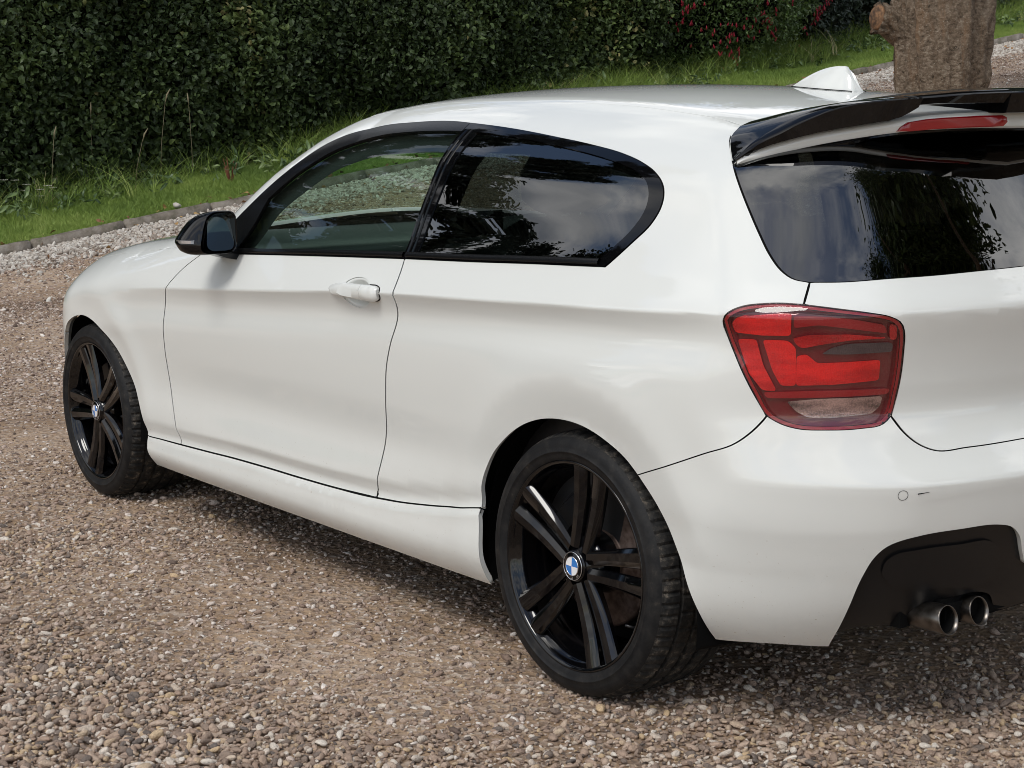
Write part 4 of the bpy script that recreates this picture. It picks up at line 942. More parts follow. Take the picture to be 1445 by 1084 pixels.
    bo = panel('rear_bumper', [arB, ub, K['diff'], dc, np.array([[UC,-.41],[UC,-.070]]), K['hatch'][::-1], lampB, K['bump'][::-1]], M.paint, car, mirror='weld', extra=[bf], gap=.0018, res=.018)[0]
    # black diffuser insert below
    dp = K['diff']; low = np.array([[-.668,-.455],[-.679,-.447],[-.708,-.440],[-.8,-.452],[-.858,-.456],[-.880,-.443],[-.893,-.425],[-.918,-.412],[-.963,-.405],[-1.03,-.414],[-1.062,-.435],[-1.078,-.465],[-1.10,-.492],[-1.188,-.500],[-1.35,-.500],[UC,-.500]])
    dfz = panel('diffuser', [dp[1:], np.vstack([dp[-1:], [[-1.30,-.40],[UC,-.41]]]), np.vstack([[[UC,-.41]], low[-1:]]), low[::-1], np.vstack([low[:1], dp[1:2]])], M.mblack, car, mirror='weld', lift=-.012, gap=-.002, res=.018)[0]
    # raised pocket in the insert
    pk = np.array([[-.773,-.300],[-.777,-.276],[-.794,-.262],[-.849,-.258],[-.944,-.266],[-1.02,-.276],[-1.05,-.30],[-1.056,-.36],[-1.03,-.384],[-.98,-.382],[-.908,-.368],[-.826,-.347],[-.787,-.326]])
    panel('recess', [np.vstack([pk, pk[:1]])], M.mblack, dfz, mirror='copy', lift=-.006, gap=0, depth=.008, rnd=.004, res=.015)
    # near-black strips just under every shut line, standing in for the gap's shade
    def band(q, dep=.0036, wd=.008):
        q = resample(q, .02, 0); t = np.gradient(q, axis=0); n_ = np.stack([-t[:, 1], t[:, 0]], 1)/(np.linalg.norm(t, axis=1)[:, None]+1e-9)
        a = q+n_*wd; b = q-n_*wd; A_ = ring(a[:, 0], a[:, 1]); B_ = ring(b[:, 0], b[:, 1]); A_ = A_-grad(A_)*dep; B_ = B_-grad(B_)*dep
        return np.vstack([A_, B_]), [(i, i+1, len(q)+i+1, len(q)+i) for i in range(len(q)-1)]
    V = []; Fc = []; nb = 0
    for q in (K['belt'], K['dlo'], K['door_f'], K['door_r'], K['sill'], K['bump'], np.vstack([K['lamp'], K['lamp'][:1]]), K['hatch'], K['gl_side'], K['gl_bot'], np.array([K['lamp'][5], K['gl_bot'][0]]), bon, nose, ditch[:8]):
        v, f = band(q); V += [v, v*[1, -1, 1]]; Fc += [tuple(i+nb for i in g) for g in f]+[tuple(i+nb+len(v) for i in g) for g in f]; nb += 2*len(v)
    mesh('shut_line_shade', np.vstack(V), Fc, M.dark, car)
    # parking sensor rings and a small scratch
    for s_ in (1, -1):
        u, v = -.806, -.131; c = ring([u], [v])[0]; nn = grad(c[None])[0]; tn = np.cross([0, 0, 1], nn); tn /= np.linalg.norm(tn); bt = np.cross(nn, tn)
        bm = bmesh.new(); r0 = []; 
        for rr, dz in ((.0098, .0004), (.0108, .0004)): r0.append([bm.verts.new(((c+nn*dz+tn*rr*math.cos(a)+bt*rr*math.sin(a))*[1, s_, 1])) for a in np.linspace(0, 2*math.pi, 33)[:-1]])
        for i in range(32): bm.faces.new((r0[0][i], r0[0][(i+1) % 32], r0[1][(i+1) % 32], r0[1][i]))
        bm_obj('parking_sensor', bm, M.dark, bo)
    q0 = ring([-.835, -.858], [-.131, -.130]); g = grad(q0); bm = bmesh.new(); tube(bm, [q0[0]+g[0]*.0003, q0[1]+g[1]*.0003], [.0013, .0004], 5); bm_obj('scratch', bm, M.dark, bo)
    return dl, dr
door_l, door_r_ = build_body()

def build_glazing():
    dlo, belt = K['dlo'], K['belt']; tp = dlo[11]; bt = belt[4]
    qh = [K['qg_top'], K['qg_bot'], np.array([K['qg_bot'][-1], K['qg_top'][0]])]
    dh = [K['dg_top'], np.array([K['dg_top'][-1], [.716,.276]]), np.array([[.716,.276],[1.487,.236],[1.650,.229]]), np.array([[1.650,.229],[1.585,.310],[1.537,.391]])]
    pan2('window_trim', [dlo[:12], np.array([tp, bt]), belt[4:]], M.sblack, door_l, door_r_, holes=[dh], lift=.0018, gap=.0012, res=.02, depth=.010, step=.008)
    panel('window_trim', [dlo[11:], belt[:5], np.array([bt, tp])], M.gblack, car, holes=[qh], lift=.0018, gap=.0012, res=.02, depth=.010, step=.008)
    pan2('side_window', dh, M.glass, door_l, door_r_, lift=-.004, gap=-.004, res=.04, depth=.001)
    panel('quarter_window', qh, M.privacy, car, lift=-.0015, gap=-.003, res=.04, depth=.001)
    # belt mouldings: a slim rounded bar along the foot of the glass
    for (a, b, ps, nm) in ((.735, 1.66, (door_l, door_r_), 'belt_moulding'), (-.045, .722, (car, car), 'belt_moulding')):
        us = np.linspace(a, b, 40); vb = np.interp(us, belt[:, 0], belt[:, 1])
        secs = []
        for u, v in zip(us, vb):
            row_ = []
            for dv, up in ((.003, .000), (.003, .006), (.008, .0095), (.016, .009), (.0175, .001)):
                P = ring([u], [v+dv]); row_.append((P+grad(P)*up)[0])
            secs.append(row_)
        for s_, p_ in ((1, ps[0]), (-1, ps[1])): loft(nm, [[tuple(p*[1, s_, 1]) for p in r_] for r_ in secs], M.sblack, p_, closed=False, caps=False, auto=50)
    # slim upright between door glass and rear side glass
    for (du, w_) in ((.012, .006), (-.010, .005)):
        t = np.linspace(0, 1, 14); u = .716+du+(.690-.716)*t; v = .272+(.628-.272)*t; P = ring(u, v); g = grad(P)
        for s_, p_ in ((1, door_l if du > 0 else car), (-1, door_r_ if du > 0 else car)):
            secs = []
            for p, n_ in zip(P, g): secs.append([tuple((p+n_*h+np.array([x_, 0, 0]))*[1, s_, 1]) for x_, h in ((-w_, .001), (-w_*.6, .0055), (w_*.6, .0055), (w_, .001))])
            loft('pillar_strip', secs, M.gblack, p_, closed=False, caps=False)
build_glazing()

# ------------------------------------------------------------------ tail lights
def seg_panel(nm, pts, m, pa, pb, lift, depth=.004, **k):
    p = np.array(pts, float); p = np.vstack([p, p[:1]]); d_ = np.concatenate([[0], np.cumsum(np.linalg.norm(np.diff(p, axis=0), axis=1))]); t_ = np.arange(0, d_[-1], .0035)
    p = np.stack([np.interp(t_, d_, p[:, 0]), np.interp(t_, d_, p[:, 1])], 1)
    for _ in range(3): p = p*.5+(np.roll(p, 1, 0)+np.roll(p, -1, 0))*.25
    segs = [np.vstack([p, p[:1]])]
    return pan2(nm, segs, m, pa, pb, lift=lift, gap=0, depth=depth, res=.012, step=.004, sig=0, **k)
def tail_lights():
    L = np.vstack([K['lamp'], K['lamp'][:1]])
    tl = empty('tail_light'); tr = empty('tail_light')
    for t in (tl, tr): t.parent = car
    pan2('housing', [L], M.redD, tl, tr, lift=-.016, gap=.003, depth=.004, res=.02)
    S = {
     'A': [[-.468,.183],[-.478,.193],[-.506,.203],[-.551,.210],[-.589,.213],[-.587,.166],[-.531,.164],[-.475,.167]],
     'B': [[-.480,.156],[-.519,.157],[-.534,.111],[-.562,.061],[-.534,.061],[-.506,.093],[-.491,.129]],
     'C': [[-.531,.156],[-.558,.157],[-.582,.157],[-.597,.144],[-.598,.072],[-.569,.071],[-.552,.100],[-.542,.127]],
     'D': [[-.598,.129],[-.617,.134],[-.638,.117],[-.699,.121],[-.764,.126],[-.762,.085],[-.671,.076],[-.598,.072]],
     'G': [[-.646,.135],[-.664,.147],[-.699,.156],[-.787,.161],[-.787,.143],[-.699,.136]],
     'E': [[-.536,.058],[-.642,.064],[-.784,.068],[-.780,.056],[-.642,.050],[-.541,.046]],
     'R': [[-.580,.041],[-.642,.048],[-.769,.052],[-.764,.032],[-.748,.018],[-.672,.012],[-.622,.012],[-.600,.022]],
     'T': [[-.594,.206],[-.640,.207],[-.698,.203],[-.768,.194],[-.775,.178],[-.698,.184],[-.640,.188],[-.592,.180]],
     'W': [[-.778,.197],[-.793,.195],[-.794,.168],[-.779,.166]],
     'V': [[-.590,.162],[-.623,.170],[-.698,.174],[-.774,.170],[-.699,.163],[-.640,.152],[-.611,.145],[-.600,.148]]}
    seg_panel('reflector', S['A'], M.redA, tl, tr, -.010); seg_panel('reflector', S['B'], M.redA, tl, tr, -.009)
    seg_panel('reflector', S['C'], M.redA, tl, tr, -.012); seg_panel('light_bar', S['D'], M.redA, tl, tr, -.013)
    seg_panel('smoked_bar', S['G'], M.greyl, tl, tr, -.011); seg_panel('divider', S['E'], M.redM, tl, tr, -.009)
    seg_panel('reversing_light', S['R'], M.clear, tl, tr, -.009); seg_panel('light_bar', S['T'], M.redM, tl, tr, -.011)
    seg_panel('reflector', S['W'], M.redB, tl, tr, -.009); seg_panel('light_bar', S['V'], M.redB, tl, tr, -.008)
    # curved light guide arms joining the outer reflector to the bars
    rim = [L]; inner = inset(loop_from([L], .010, 1), .0075, None); inner = np.vstack([inner, inner[:1]])
    pan2('rim', rim, M.redM, tl, tr, holes=[[inner]], lift=-.003, gap=.0008, depth=.012, res=.012)
    pan2('lens', [L], M.lens, tl, tr, lift=.0008, gap=.0004, depth=.004, res=.018)
tail_lights()

# ------------------------------------------------------------------ roof spoiler
YS = np.array([0,.08,.13,.17,.20,.23,.26,.30,.33,.355,.37,.387,.405,.43,.46,.49,.517,.542,.565,.587,.605,.62,.632,.643,.652,.658])
def I(y, k, v): return np.interp(y, k, v)
def smooth1(y, k, v): return catmull(k, v, y)
BXk = ([0,.1,.3,.42,.54,.60,.64,.66], [-.675,-.665,-.612,-.548,-.455,-.395,-.335,-.303])
WXk = ([0,.1,.3,.42,.54,.60,.64,.66], [-.62,-.61,-.56,-.50,-.415,-.362,-.325,-.306])
RZk = ([0,.133,.258,.355,.428,.496,.535,.561,.587,.61,.631,.645,.66], [1.386,1.384,1.381,1.374,1.369,1.36,1.347,1.333,1.317,1.297,1.28,1.262,1.243])
LZk = ([0,.155,.175,.205,.22,.30,.352,.372,.394,.414,.475,.534,.57,.603,.624,.645,.66], [1.336,1.336,1.342,1.357,1.359,1.358,1.356,1.350,1.336,1.325,1.315,1.303,1.292,1.28,1.268,1.253,1.239])
LXk = ([0,.184,.338,.45,.53,.58,.606,.639,.657], [-.238,-.246,-.268,-.262,-.237,-.228,-.240,-.276,-.300])
WUk = ([0,.16,.271,.349,.378,.447,.509,.549,.586,.614,.642,.66], [1.341,1.341,1.338,1.331,1.325,1.314,1.302,1.292,1.279,1.267,1.253,1.238])
WLk = ([0,.069,.26,.382,.446,.543,.596,.658], [1.303,1.303,1.304,1.297,1.288,1.268,1.252,1.230])
def edge_z(a): return np.interp(a, [.595, .606, .639, .657], [float(topc([-.232], [.590])[0][2]), 1.286, 1.254, 1.233])
def spoiler():
    root = empty('roof_spoiler'); root.parent = car
    ys = np.concatenate([-YS[::-1], YS[1:]])
    def surf_z(x, y): return float(topc([x], [min(abs(y), .60)])[0][2])
    def section(y, bar=False, low=None):
        a = abs(y); lx = float(smooth1(a, *LXk)); lz = surf_z(lx, a) if a < .585 else float(edge_z(a)); bx = min(float(smooth1(a, *BXk)), lx-.002); rz = float(smooth1(a, *RZk)); zz = float(I(a, *LZk)) if low is None else low
        e = max(.0, 1-(a/.66)**4); f = lambda t: (lx+(bx-lx)*t, y, lz+.0035+(rz-lz)*(t**1.15)+.010*math.sin(math.pi*t)*e)
        t0 = 0 if not bar else 1-.085/(lx-bx)
        up = [f(t) for t in np.linspace(t0, 1, 9)]; up[-1] = (bx+.002, y, rz-.0006)
        face = [(bx-.0012, y, rz-.003), (bx+.001+.004*e, y, rz-(rz-zz)*.5), (bx+.004+.008*e, y, zz+.001), (bx+.010+.008*e, y, zz)]
        if bar: p0 = up[0]; return up+face+[(bx+.05, y, zz+.004), (p0[0]+.002, y, p0[2]-.010)]
        return up+face+[(bx+(lx-bx)*.35, y, min(zz+.003, lz-.01)), (lx-.004, y, lz-.010)]
    SL0, SL1 = .172, .372
    for s_ in (1, -1):
        loft('blade', [section(s_*y) for y in YS[YS > .375]], M.gblack, root, auto=28) if False else None
        yw_ = np.array([SL1,.387,.405,.43,.46,.49,.517,.542,.565,.587,.605,.62,.632,.643,.652,.658])
        loft('blade_wing', [section(s_*y) for y in yw_], M.gblack, root, auto=28)
        loft('blade_bar', [section(s_*y, True, 1.3585-.004*max(0, (y-.33)/.05)) for y in np.linspace(SL0-.004, SL1+.012, 12)], M.gblack, root, auto=28)
    loft('blade_centre', [section(y, low=1.337) for y in np.linspace(-SL0, SL0, 15)], M.gblack, root, auto=28)
    # white base with the upright face that holds the brake lights
    yw = np.concatenate([-np.linspace(.656, .02, 44), [0], np.linspace(.02, .656, 44)]); secs = []; uw = np.linspace(0, 1, 8)
    for y in yw:
        a = abs(y); lx = smooth1(a, *LXk)+.002; lz = surf_z(lx, a) if a < .585 else edge_z(a); wx = smooth1(a, *WXk); wu = smooth1(a, *WUk); wl = smooth1(a, *WLk); wx = min(wx, lx-.003)
        t_ = [(lx+(wx-lx)*t, y, lz-.002+(wu-lz+.002)*(t**1.3)) for t in np.linspace(0, .93, 8)]
        f_ = [(wx+.004, y, wu-.0015), (wx, y, wu-.007), (wx+.001, y, wl+.006), (wx+.006, y, wl+.001), (wx+.014, y, wl)]
        secs.append(t_+f_+[(min(wx+.06, lx-.01), y, wl+.006), (lx-.01, y, lz-.035)])
    loft('spoiler_base', secs, M.paint, root, auto=40)
    # gloss black closing strip between base and glass
    secs = []; yy = yw[(np.abs(yw) < .64)]; wl_ = np.interp(np.abs(yy), *WLk); o_ = np.stack([np.full_like(yy, -.1), np.abs(yy), wl_-.012], 1); gx = march(o_, np.tile([-1., 0, 0], (len(yy), 1)), .0, 1.3)[:, 0]
    for y, wl, g_ in zip(yy, wl_, gx):
        wx = float(smooth1(abs(y), *WXk)); g_ = max(g_, wx+.004); secs.append([(wx+.010, y, wl+.0005), (wx+.006+(g_-wx)*.1, y, wl-.004), (g_+.004, y, wl-.010), (g_+.03, y, wl+.006)])
    loft('underside', secs, M.gblack, root, auto=40)
    # brake lights either side of the centre
    for s_ in (1, -1):
        o = [(.385,1.3005),(.380,1.309),(.366,1.3195),(.330,1.3255),(.292,1.3285),(.20,1.332),(.139,1.3325),(.127,1.328),(.124,1.318),(.135,1.309),(.165,1.3075),(.24,1.3065),(.313,1.304),(.360,1.3005)]
        bm = bmesh.new(); fr = []; bk = []; cx = []
        for y, z in o:
            x = float(smooth1(y, *WXk)); fr.append(bm.verts.new((x-.0035, y*s_, z))); bk.append(bm.verts.new((x+.004, y*s_, z)))
        inn = []
        cy, cz = .25, 1.318
        for y, z in o:
            yy = y+(cy-y)*.04; zz = z+(cz-z)*.25; inn.append(bm.verts.new((float(smooth1(yy, *WXk))-.0055, yy*s_, zz)))
        n = len(o)
        for i in range(n): j = (i+1) % n; bm.faces.new((fr[i], fr[j], bk[j], bk[i])); bm.faces.new((fr[i], fr[j], inn[j], inn[i]))
        # split the front face into a strip so it follows the curve
        up = inn[:9]; lo = inn[9:]
        for q in ((0, 1, 13), (1, 2, 13), (2, 3, 12, 13), (3, 4, 12), (4, 5, 11, 12), (5, 6, 10, 11), (6, 7, 9, 10), (7, 8, 9)): bm.faces.new([inn[i] for i in q])
        bm_obj('brake_light', bm, M.brake, car, auto=30)
spoiler()

# ------------------------------------------------------------------ aerial fin
def fin():
    root = empty('aerial_fin'); root.parent = car; secs = []
    for t in np.linspace(0, 1, 26):
        x = .149-.224*t; zb = float(topc([x], [0])[0][2]); h = .060*math.sin(min(1, t/.80)*math.pi/2)**.95 if t < .82 else .060*(1-((t-.82)/.18)**1.7*.97)
        h = max(h, .001); wb = .034*(math.sin(math.pi*min(.62, t*.62+.0)))+.002; wb = .002+.032*min(1, t*2.2)**.8*(1-.35*max(0, t-.7)/.3); wt = .0022+.002*t
        xs = x+.02*(h/.06)*max(0, t-.80)/.2
        sec = []
        for f in np.linspace(-1, 1, 15):
            a = abs(f); k = 1-a; hh = h*(1-(1-k)**3.2) if a > 0 else h; ww = wt+(wb-wt)*(a**2.4)
            sec.append((xs if a < .5 else x, math.copysign(ww*min(1, a*6), f), zb-.003+hh*1.0+.003))
        secs.append(sec)
    loft('fin', secs, M.paint, root, closed=True, auto=45)
    bm = bmesh.new(); pts = []
    for s_ in (1, -1):
        tube(bm, [(.149-.224*t, s_*(.0035+.034*min(1, t*2.2)**.8*(1-.35*max(0, t-.7)/.3)), float(topc([.149-.224*t], [0])[0][2])+.0012) for t in np.linspace(.0, 1, 14)], .0011, 5)
    bm_obj('gasket', bm, M.dark, root)
fin()

# ------------------------------------------------------------------ door handle
def handle():
    for s_, par in ((1, door_l), (-1, door_r_)):
        def sp(u, v, h): P = ring([u], [v]); return tuple(((P+grad(P)*h)[0])*[1, s_, 1])
        root = empty('door_handle'); root.parent = car
        # scooped cup behind the grip
        cup = []; cu, cv = .892, .1535
        for rr, dp in ((1.09, -.0026), (1.0, -.0022), (.95, -.0030), (.90, -.0065), (.80, -.014), (.60, -.023), (.30, -.028), (.02, -.029)):
            cup.append([sp(cu+.072*rr*math.cos(a), cv+.037*rr*math.sin(a), dp) for a in np.linspace(0, 2*math.pi, 33)[:-1]])
        bm = bmesh.new(); rows = [[bm.verts.new(p) for p in r_] for r_ in cup]
        for i in range(len(rows)-1):
            for j in range(32): bm.faces.new((rows[i][j], rows[i][(j+1) % 32], rows[i+1][(j+1) % 32], rows[i+1][j]))
        bm_obj('cup', bm, M.paint, root)
        # grip bar, pointed towards the front
        def bar(x0, x1, nm, front):
            secs = []
            for t in np.linspace(0, 1, 34 if front else 16):
                u = x0+(x1-x0)*t; q = (u-.774)/(1.024-.774)
                hw = catmull([0, .03, .10, .25, .5, .75, .88, .96, 1], [.0085, .0135, .0158, .0152, .0140, .0132, .0112, .0075, .002], q)
                vc = .1565+.0015*q-.004*max(0, q-.7)/.3 if q > 0 else .157
                hh = catmull([0, .04, .15, .35, .6, .85, 1], [.006, .0125, .0160, .0165, .0155, .010, .003], q)
                secs.append([sp(u, vc+hw*c, .001+hh*k) for c, k in ((-1, .0), (-1, .55), (-.90, .84), (-.66, .97), (-.1, 1.0), (.45, .96), (.80, .80), (.97, .50), (1, .05), (.5, .0), (-.5, .0))])
            loft(nm, secs, M.paint, root, auto=50)
        bar(1.022, .8465, 'grip', True); bar(.8450, .776, 'end_cap', False)
        bm = bmesh.new(); tube(bm, [sp(u, v, .0008) for u, v in resample([(.86,.1385),(.82,.1375),(.788,.1395),(.772,.1475),(.7695,.158),(.7735,.169),(.79,.1755),(.83,.1765)], .004, 2)], .0015, 6); bm_obj('gasket', bm, M.dark, root)
handle()

# ------------------------------------------------------------------ door mirror
def mirror():
    for s_, par in ((1, door_l), (-1, door_r_)):
        root = empty('wing_mirror'); root.parent = car
        T = lambda p: (p[0], p[1]*s_, p[2])
        # outline of the rear rim in the (y, z) plane, at x = 1.60
        O = np.array([(.853,1.052),(.860,1.064),(.875,1.069),(.900,1.0695),(.928,1.066),(.944,1.056),(.956,1.030),(.966,.990),(.971,.962),(.968,.950),(.957,.943),(.92,.940),(.885,.9405),(.864,.945),(.855,.957),(.852,1.0)])
        O = np.vstack([resample(np.vstack([O, O[:1]]), .005, 2)[:-1]]); c = np.array([.905, 1.003])
        secs = []
        for x, k, out_ in ((1.590, .92, 0), (1.5885, .965, 0), (1.592, .99, .0), (1.600, 1.0, .006), (1.615, 1.0, .022), (1.635, .98, .036), (1.66, .91, .045), (1.69, .77, .047), (1.712, .57, .042), (1.727, .32, .034), (1.732, .05, .028)):
            r_ = []
            for p in O:
                sd = min(1, max(0, (p[0]-.88)/.075)); hi = min(1, max(0, (p[1]-.985)/.08)); lo = min(1, max(0, (.972-p[1])/.04))
                r_.append(T((x+.012*sd, c[0]+(p[0]-c[0])*k+out_*sd*(1-.72*hi)*(1-.30*lo)+out_*.25*(1-sd), c[1]+(p[1]-c[1])*k-out_*.10)))
            secs.append(r_)
        loft('housing', secs, M.gblack, root, caps=False, auto=40)
        G = [T((1.601+(p[1]-c[1])*.24-(p[0]-c[0])*.05, c[0]-.003+(p[0]-c[0])*.78, c[1]+(p[1]-c[1])*.82)) for p in O]; bm = bmesh.new(); q = bm.faces.new([bm.verts.new(p) for p in G])
        g = bm_obj('mirror_glass', bm, M.mirror, root, smooth=False); 
        secs = [[T((xx, c[0]+(p[0]-c[0])*k, c[1]+(p[1]-c[1])*k)) for p in O] for xx, k in ((1.590, .90), (1.612, .80))]; loft('inner_rim', secs, M.sblack, root, caps=False)
        # clear indicator strip wrapping the outer side
        st = []
        for t in np.linspace(0, 1, 12):
            x = 1.618+.075*t; y = .974+.036*math.sin(min(1, .25+t*.9)*1.45)-.012*t*t; st.append([T((x, y-.012, .9845)), T((x, y+.0045, .983)), T((x, y+.0045, .974)), T((x, y-.012, .9725))])
        loft('indicator', st, M.silver, root, auto=40)
        st = []   # foot that joins the door
        for y, x0, x1, z0, z1 in ((.90,1.625,1.70,.935,.965),(.87,1.63,1.71,.925,.955),(.84,1.63,1.735,.918,.95),(.81,1.63,1.75,.915,.948)):
            st.append([T(p) for p in ((x0, y, z0), (x0-.004, y, (z0+z1)/2), (x0, y, z1), (x1, y, z1), (x1+.006, y, (z0+z1)/2), (x1, y, z0))])
        loft('foot', st, M.sblack, root, auto=50)
mirror()
# ------------------------------------------------------------------ wheels
def lathe(prof, seg, a0=0):
    """prof: (r, y) pairs; axis along y, returns verts and faces"""
    V = []; n = len(prof)
    for i in range(seg):
        t = a0+2*math.pi*i/seg
        for r_, y in prof: V.append((r_*math.cos(t), y, r_*math.sin(t)))
    return V, grid_faces(seg, n, True)
def make_wheel(angle0):
    root = empty('wheel')
    # tyre: sidewall and tread as separate skins of one casing
    seg = 288; W_ = .245
    side_p = [(.240,-.010),(.2445,-.003),(.2475,.0015),(.252,.004),(.258,.0065),(.266,.0085),(.2665,.0096),(.2685,.0096),(.269,.0088),(.280,.0082),(.2885,.0055),(.2955,.0010),(.3010,-.0050)]
    V, Fc = lathe(side_p, 144); tyre = mesh('tyre', V, Fc, M.rubber, root)
    tp = [(.3010,-.0050),(.3055,-.0125),(.3085,-.020),(.3105,-.029),(.3118,-.040),(.3124,-.0495),(.3060,-.0505),(.3060,-.0585),(.3128,-.0595),(.3132,-.078),(.3134,-.0945),(.3064,-.0955),(.3064,-.1055),(.3135,-.1065),(.3135,-.1235),(.3135,-.1385),(.3064,-.1395),(.3064,-.1495),(.3134,-.1505),(.3130,-.168),(.3126,-.1855),(.3058,-.1865),(.3058,-.1945),(.3122,-.1955),(.3112,-.212),(.3085,-.228),(.3010,-.241),(.27,-.250),(.235,-.245)]
    V = []; n = len(tp)
    for i in range(seg):
        for j, (r_, y) in enumerate(tp):
            t = 2*math.pi*(i+ (1.6*j/5 if j > 5 else 0)*.5)/seg; r2 = r_
            if 1 <= j <= 5 and i % 4 == 0: r2 -= .0045 if j < 5 else .003
            if j in (8, 9, 10, 13, 14, 15, 18, 19) and i % 6 == 0: r2 -= .0035
            V.append((r2*math.cos(t), y, r2*math.sin(t)))
    bmx = mesh('tread', V, grid_faces(seg, n, True), M.tread, root, smooth=True); 
    for p in bmx.data.polygons: p.use_smooth = False
    # rim: flange, bead seat and barrel
    rp = [(.2405,-.012),(.2455,-.004),(.2470,.000),(.2465,.0022),(.2440,.0025),(.2395,.0005),(.2370,-.0035),(.2350,-.010),(.2325,-.016),(.2290,-.020),(.2255,-.024),(.2235,-.040),(.2215,-.060),(.2170,-.075),(.2120,-.085),(.2105,-.150),(.214,-.20),(.222,-.23)]
    V, Fc = lathe(rp, 120); rim = mesh('rim', V, Fc, M.alloy, root)
    # hub face
    hp = [(.0345,-.004),(.0365,-.0045),(.0375,-.008),(.040,-.016),(.046,-.022),(.060,-.026),(.070,-.032),(.074,-.045),(.074,-.09)]
    V, Fc = lathe(hp, 60); mesh('hub', V, Fc, M.alloy, root)
    # five double spokes, each arm its own piece
    for k in range(5):
        a = R(angle0+72*k)
        for s_ in (-1, 1):
            secs = []
            for t in np.linspace(0, 1, 15):
                r_ = .040+(.2385-.040)*t
                off = s_*(.0190+.0165*t)                 # distance of the arm's middle from the pair's axis
                hw = .0165+.0088*t
                yt = -.010-.006*math.sin(math.pi*t)+.0085*t
                dp = .030-.006*t
                sec = [(-hw, yt-.0105), (-hw*.90, yt-.0065), (s_*-.15*hw-hw*.42, yt-.0004), (s_*-.15*hw+hw*.42, yt+.0004), (hw*.90, yt-.0065), (hw, yt-.0105), (hw*.72, yt-dp), (-hw*.72, yt-dp)]
                # crown shifted to the outer edge so each arm shows a broad inner bevel
                sec = [(x_+(.0060*s_ if i in (2, 3) else 0), y_) for i, (x_, y_) in enumerate(sec)]
                row_ = []
                for x_, y_ in sec:
                    tx = off+x_; px = r_*math.cos(a)-tx*math.sin(a); pz = r_*math.sin(a)+tx*math.cos(a); row_.append((px, y_, pz))
                secs.append(row_)
            loft('spoke', secs, M.alloy, root, auto=22)
        # wheel bolt in the gap between pairs
        b = a+R(36); bm = bmesh.new(); tube(bm, [(.054*math.cos(b), -.040, .054*math.sin(b)), (.054*math.cos(b), -.0225, .054*math.sin(b))], [.0085, .0078], 6)
        bm_obj('bolt', bm, M.barrel, root, smooth=False)
    # valve
    b = R(angle0+36); bm = bmesh.new(); tube(bm, [(.222*math.cos(b), -.03, .222*math.sin(b)), (.205*math.cos(b), -.008, .205*math.sin(b))], [.004, .0032], 8); bm_obj('valve', bm, M.barrel, root)
    # centre cap with the round badge
    cp = [(.0001,.0012),(.018,.0010),(.0222,.0002),(.0225,-.0002),(.0232,.0006),(.0238,.0000),(.031,-.0005),(.0332,-.0012),(.0340,-.004),(.0340,-.012)]
    V, Fc = lathe(cp, 48); cap = mesh('centre_cap', V, Fc, None, root, mats=[M.gblack]); 
    bm = bmesh.new()
    for q in range(4):
        pts = [(0, 0)]+[(.0216*math.cos(q*math.pi/2+x_), .0216*math.sin(q*math.pi/2+x_)) for x_ in np.linspace(0, math.pi/2, 9)]
        f = bm.faces.new([bm.verts.new((x_, .0026-.0012*(x_*x_+z_*z_)/.0216**2, z_)) for x_, z_ in pts]); f.material_index = q % 2
    o = bm_obj('badge', bm, M.wht, root, smooth=False); o.data.materials.append(M.blue); o.rotation_euler = (0, 0, 0)
    V, Fc = lathe([(.0213,.0010),(.0220,.0024),(.0229,.0008)], 48); mesh('ring', V, Fc, M.chrome, root)
    V, Fc = lathe([(.0322,-.0006),(.0330,.0004),(.0338,-.0010)], 48); mesh('ring', V, Fc, M.silver, root)
    for ch, an in (('B', 225), ('M', 270), ('W', 315)):
        cu = bpy.data.curves.new('letter', 'FONT'); cu.body = ch; cu.size = .0105; cu.extrude = .0002; cu.align_x = 'CENTER'; cu.align_y = 'CENTER'; cu.resolution_u = 2
        ob = bpy.data.objects.new('letter', cu); COL.objects.link(ob); dg = bpy.context.evaluated_depsgraph_get(); me = bpy.data.meshes.new_from_object(ob.evaluated_get(dg)); bpy.data.objects.remove(ob)
        me.materials.clear(); me.materials.append(M.silver); lo = bpy.data.objects.new('letter', me); COL.objects.link(lo); lo.parent = root
        r_ = .0277; a = R(an)
        # face +y; image right is -x; letters stand with their feet towards the middle (badge turned upside down)
        X = Vector((-1, 0, 0)); Z = Vector((0, 0, 1)); rad = (X*math.cos(a)+Z*math.sin(a)); up = -rad if False else rad; rt = Vector((0, 1, 0)).cross(Vector((0, 0, 0))) if False else up.cross(Vector((0, 1, 0)))
        lo.matrix_local = Matrix(((rt.x, up.x, 0, rad.x*r_), (rt.y, up.y, 1, .0007), (rt.z, up.z, 0, rad.z*r_), (0, 0, 0, 1)))
    # brake disc and caliper
    V, Fc = lathe([(.07,-.060),(.075,-.088),(.078,-.092),(.150,-.092),(.156,-.094),(.156,-.116),(.08,-.118)], 72); mesh('brake_disc', V, Fc, M.disc, root)
    secs = []
    for t in np.linspace(R(20), R(80), 9):
        secs.append([(r_*math.cos(t), y, r_*math.sin(t)) for r_, y in ((.115,-.070),(.165,-.068),(.178,-.085),(.178,-.135),(.165,-.150),(.115,-.150))])
    loft('brake_caliper', secs, M.barrel, root, auto=30)
    V, Fc = lathe([(.0,-.119),(.15,-.120),(.195,-.150),(.205,-.22),(.0,-.225)], 48); mesh('hub_carrier', V, Fc, M.dark, root)
    return root
def copy_tree(o, parent=None):
    c = o.copy(); COL.objects.link(c); c.parent = parent
    if parent is None: pass
    for ch in list(o.children): copy_tree(ch, c)
    return c
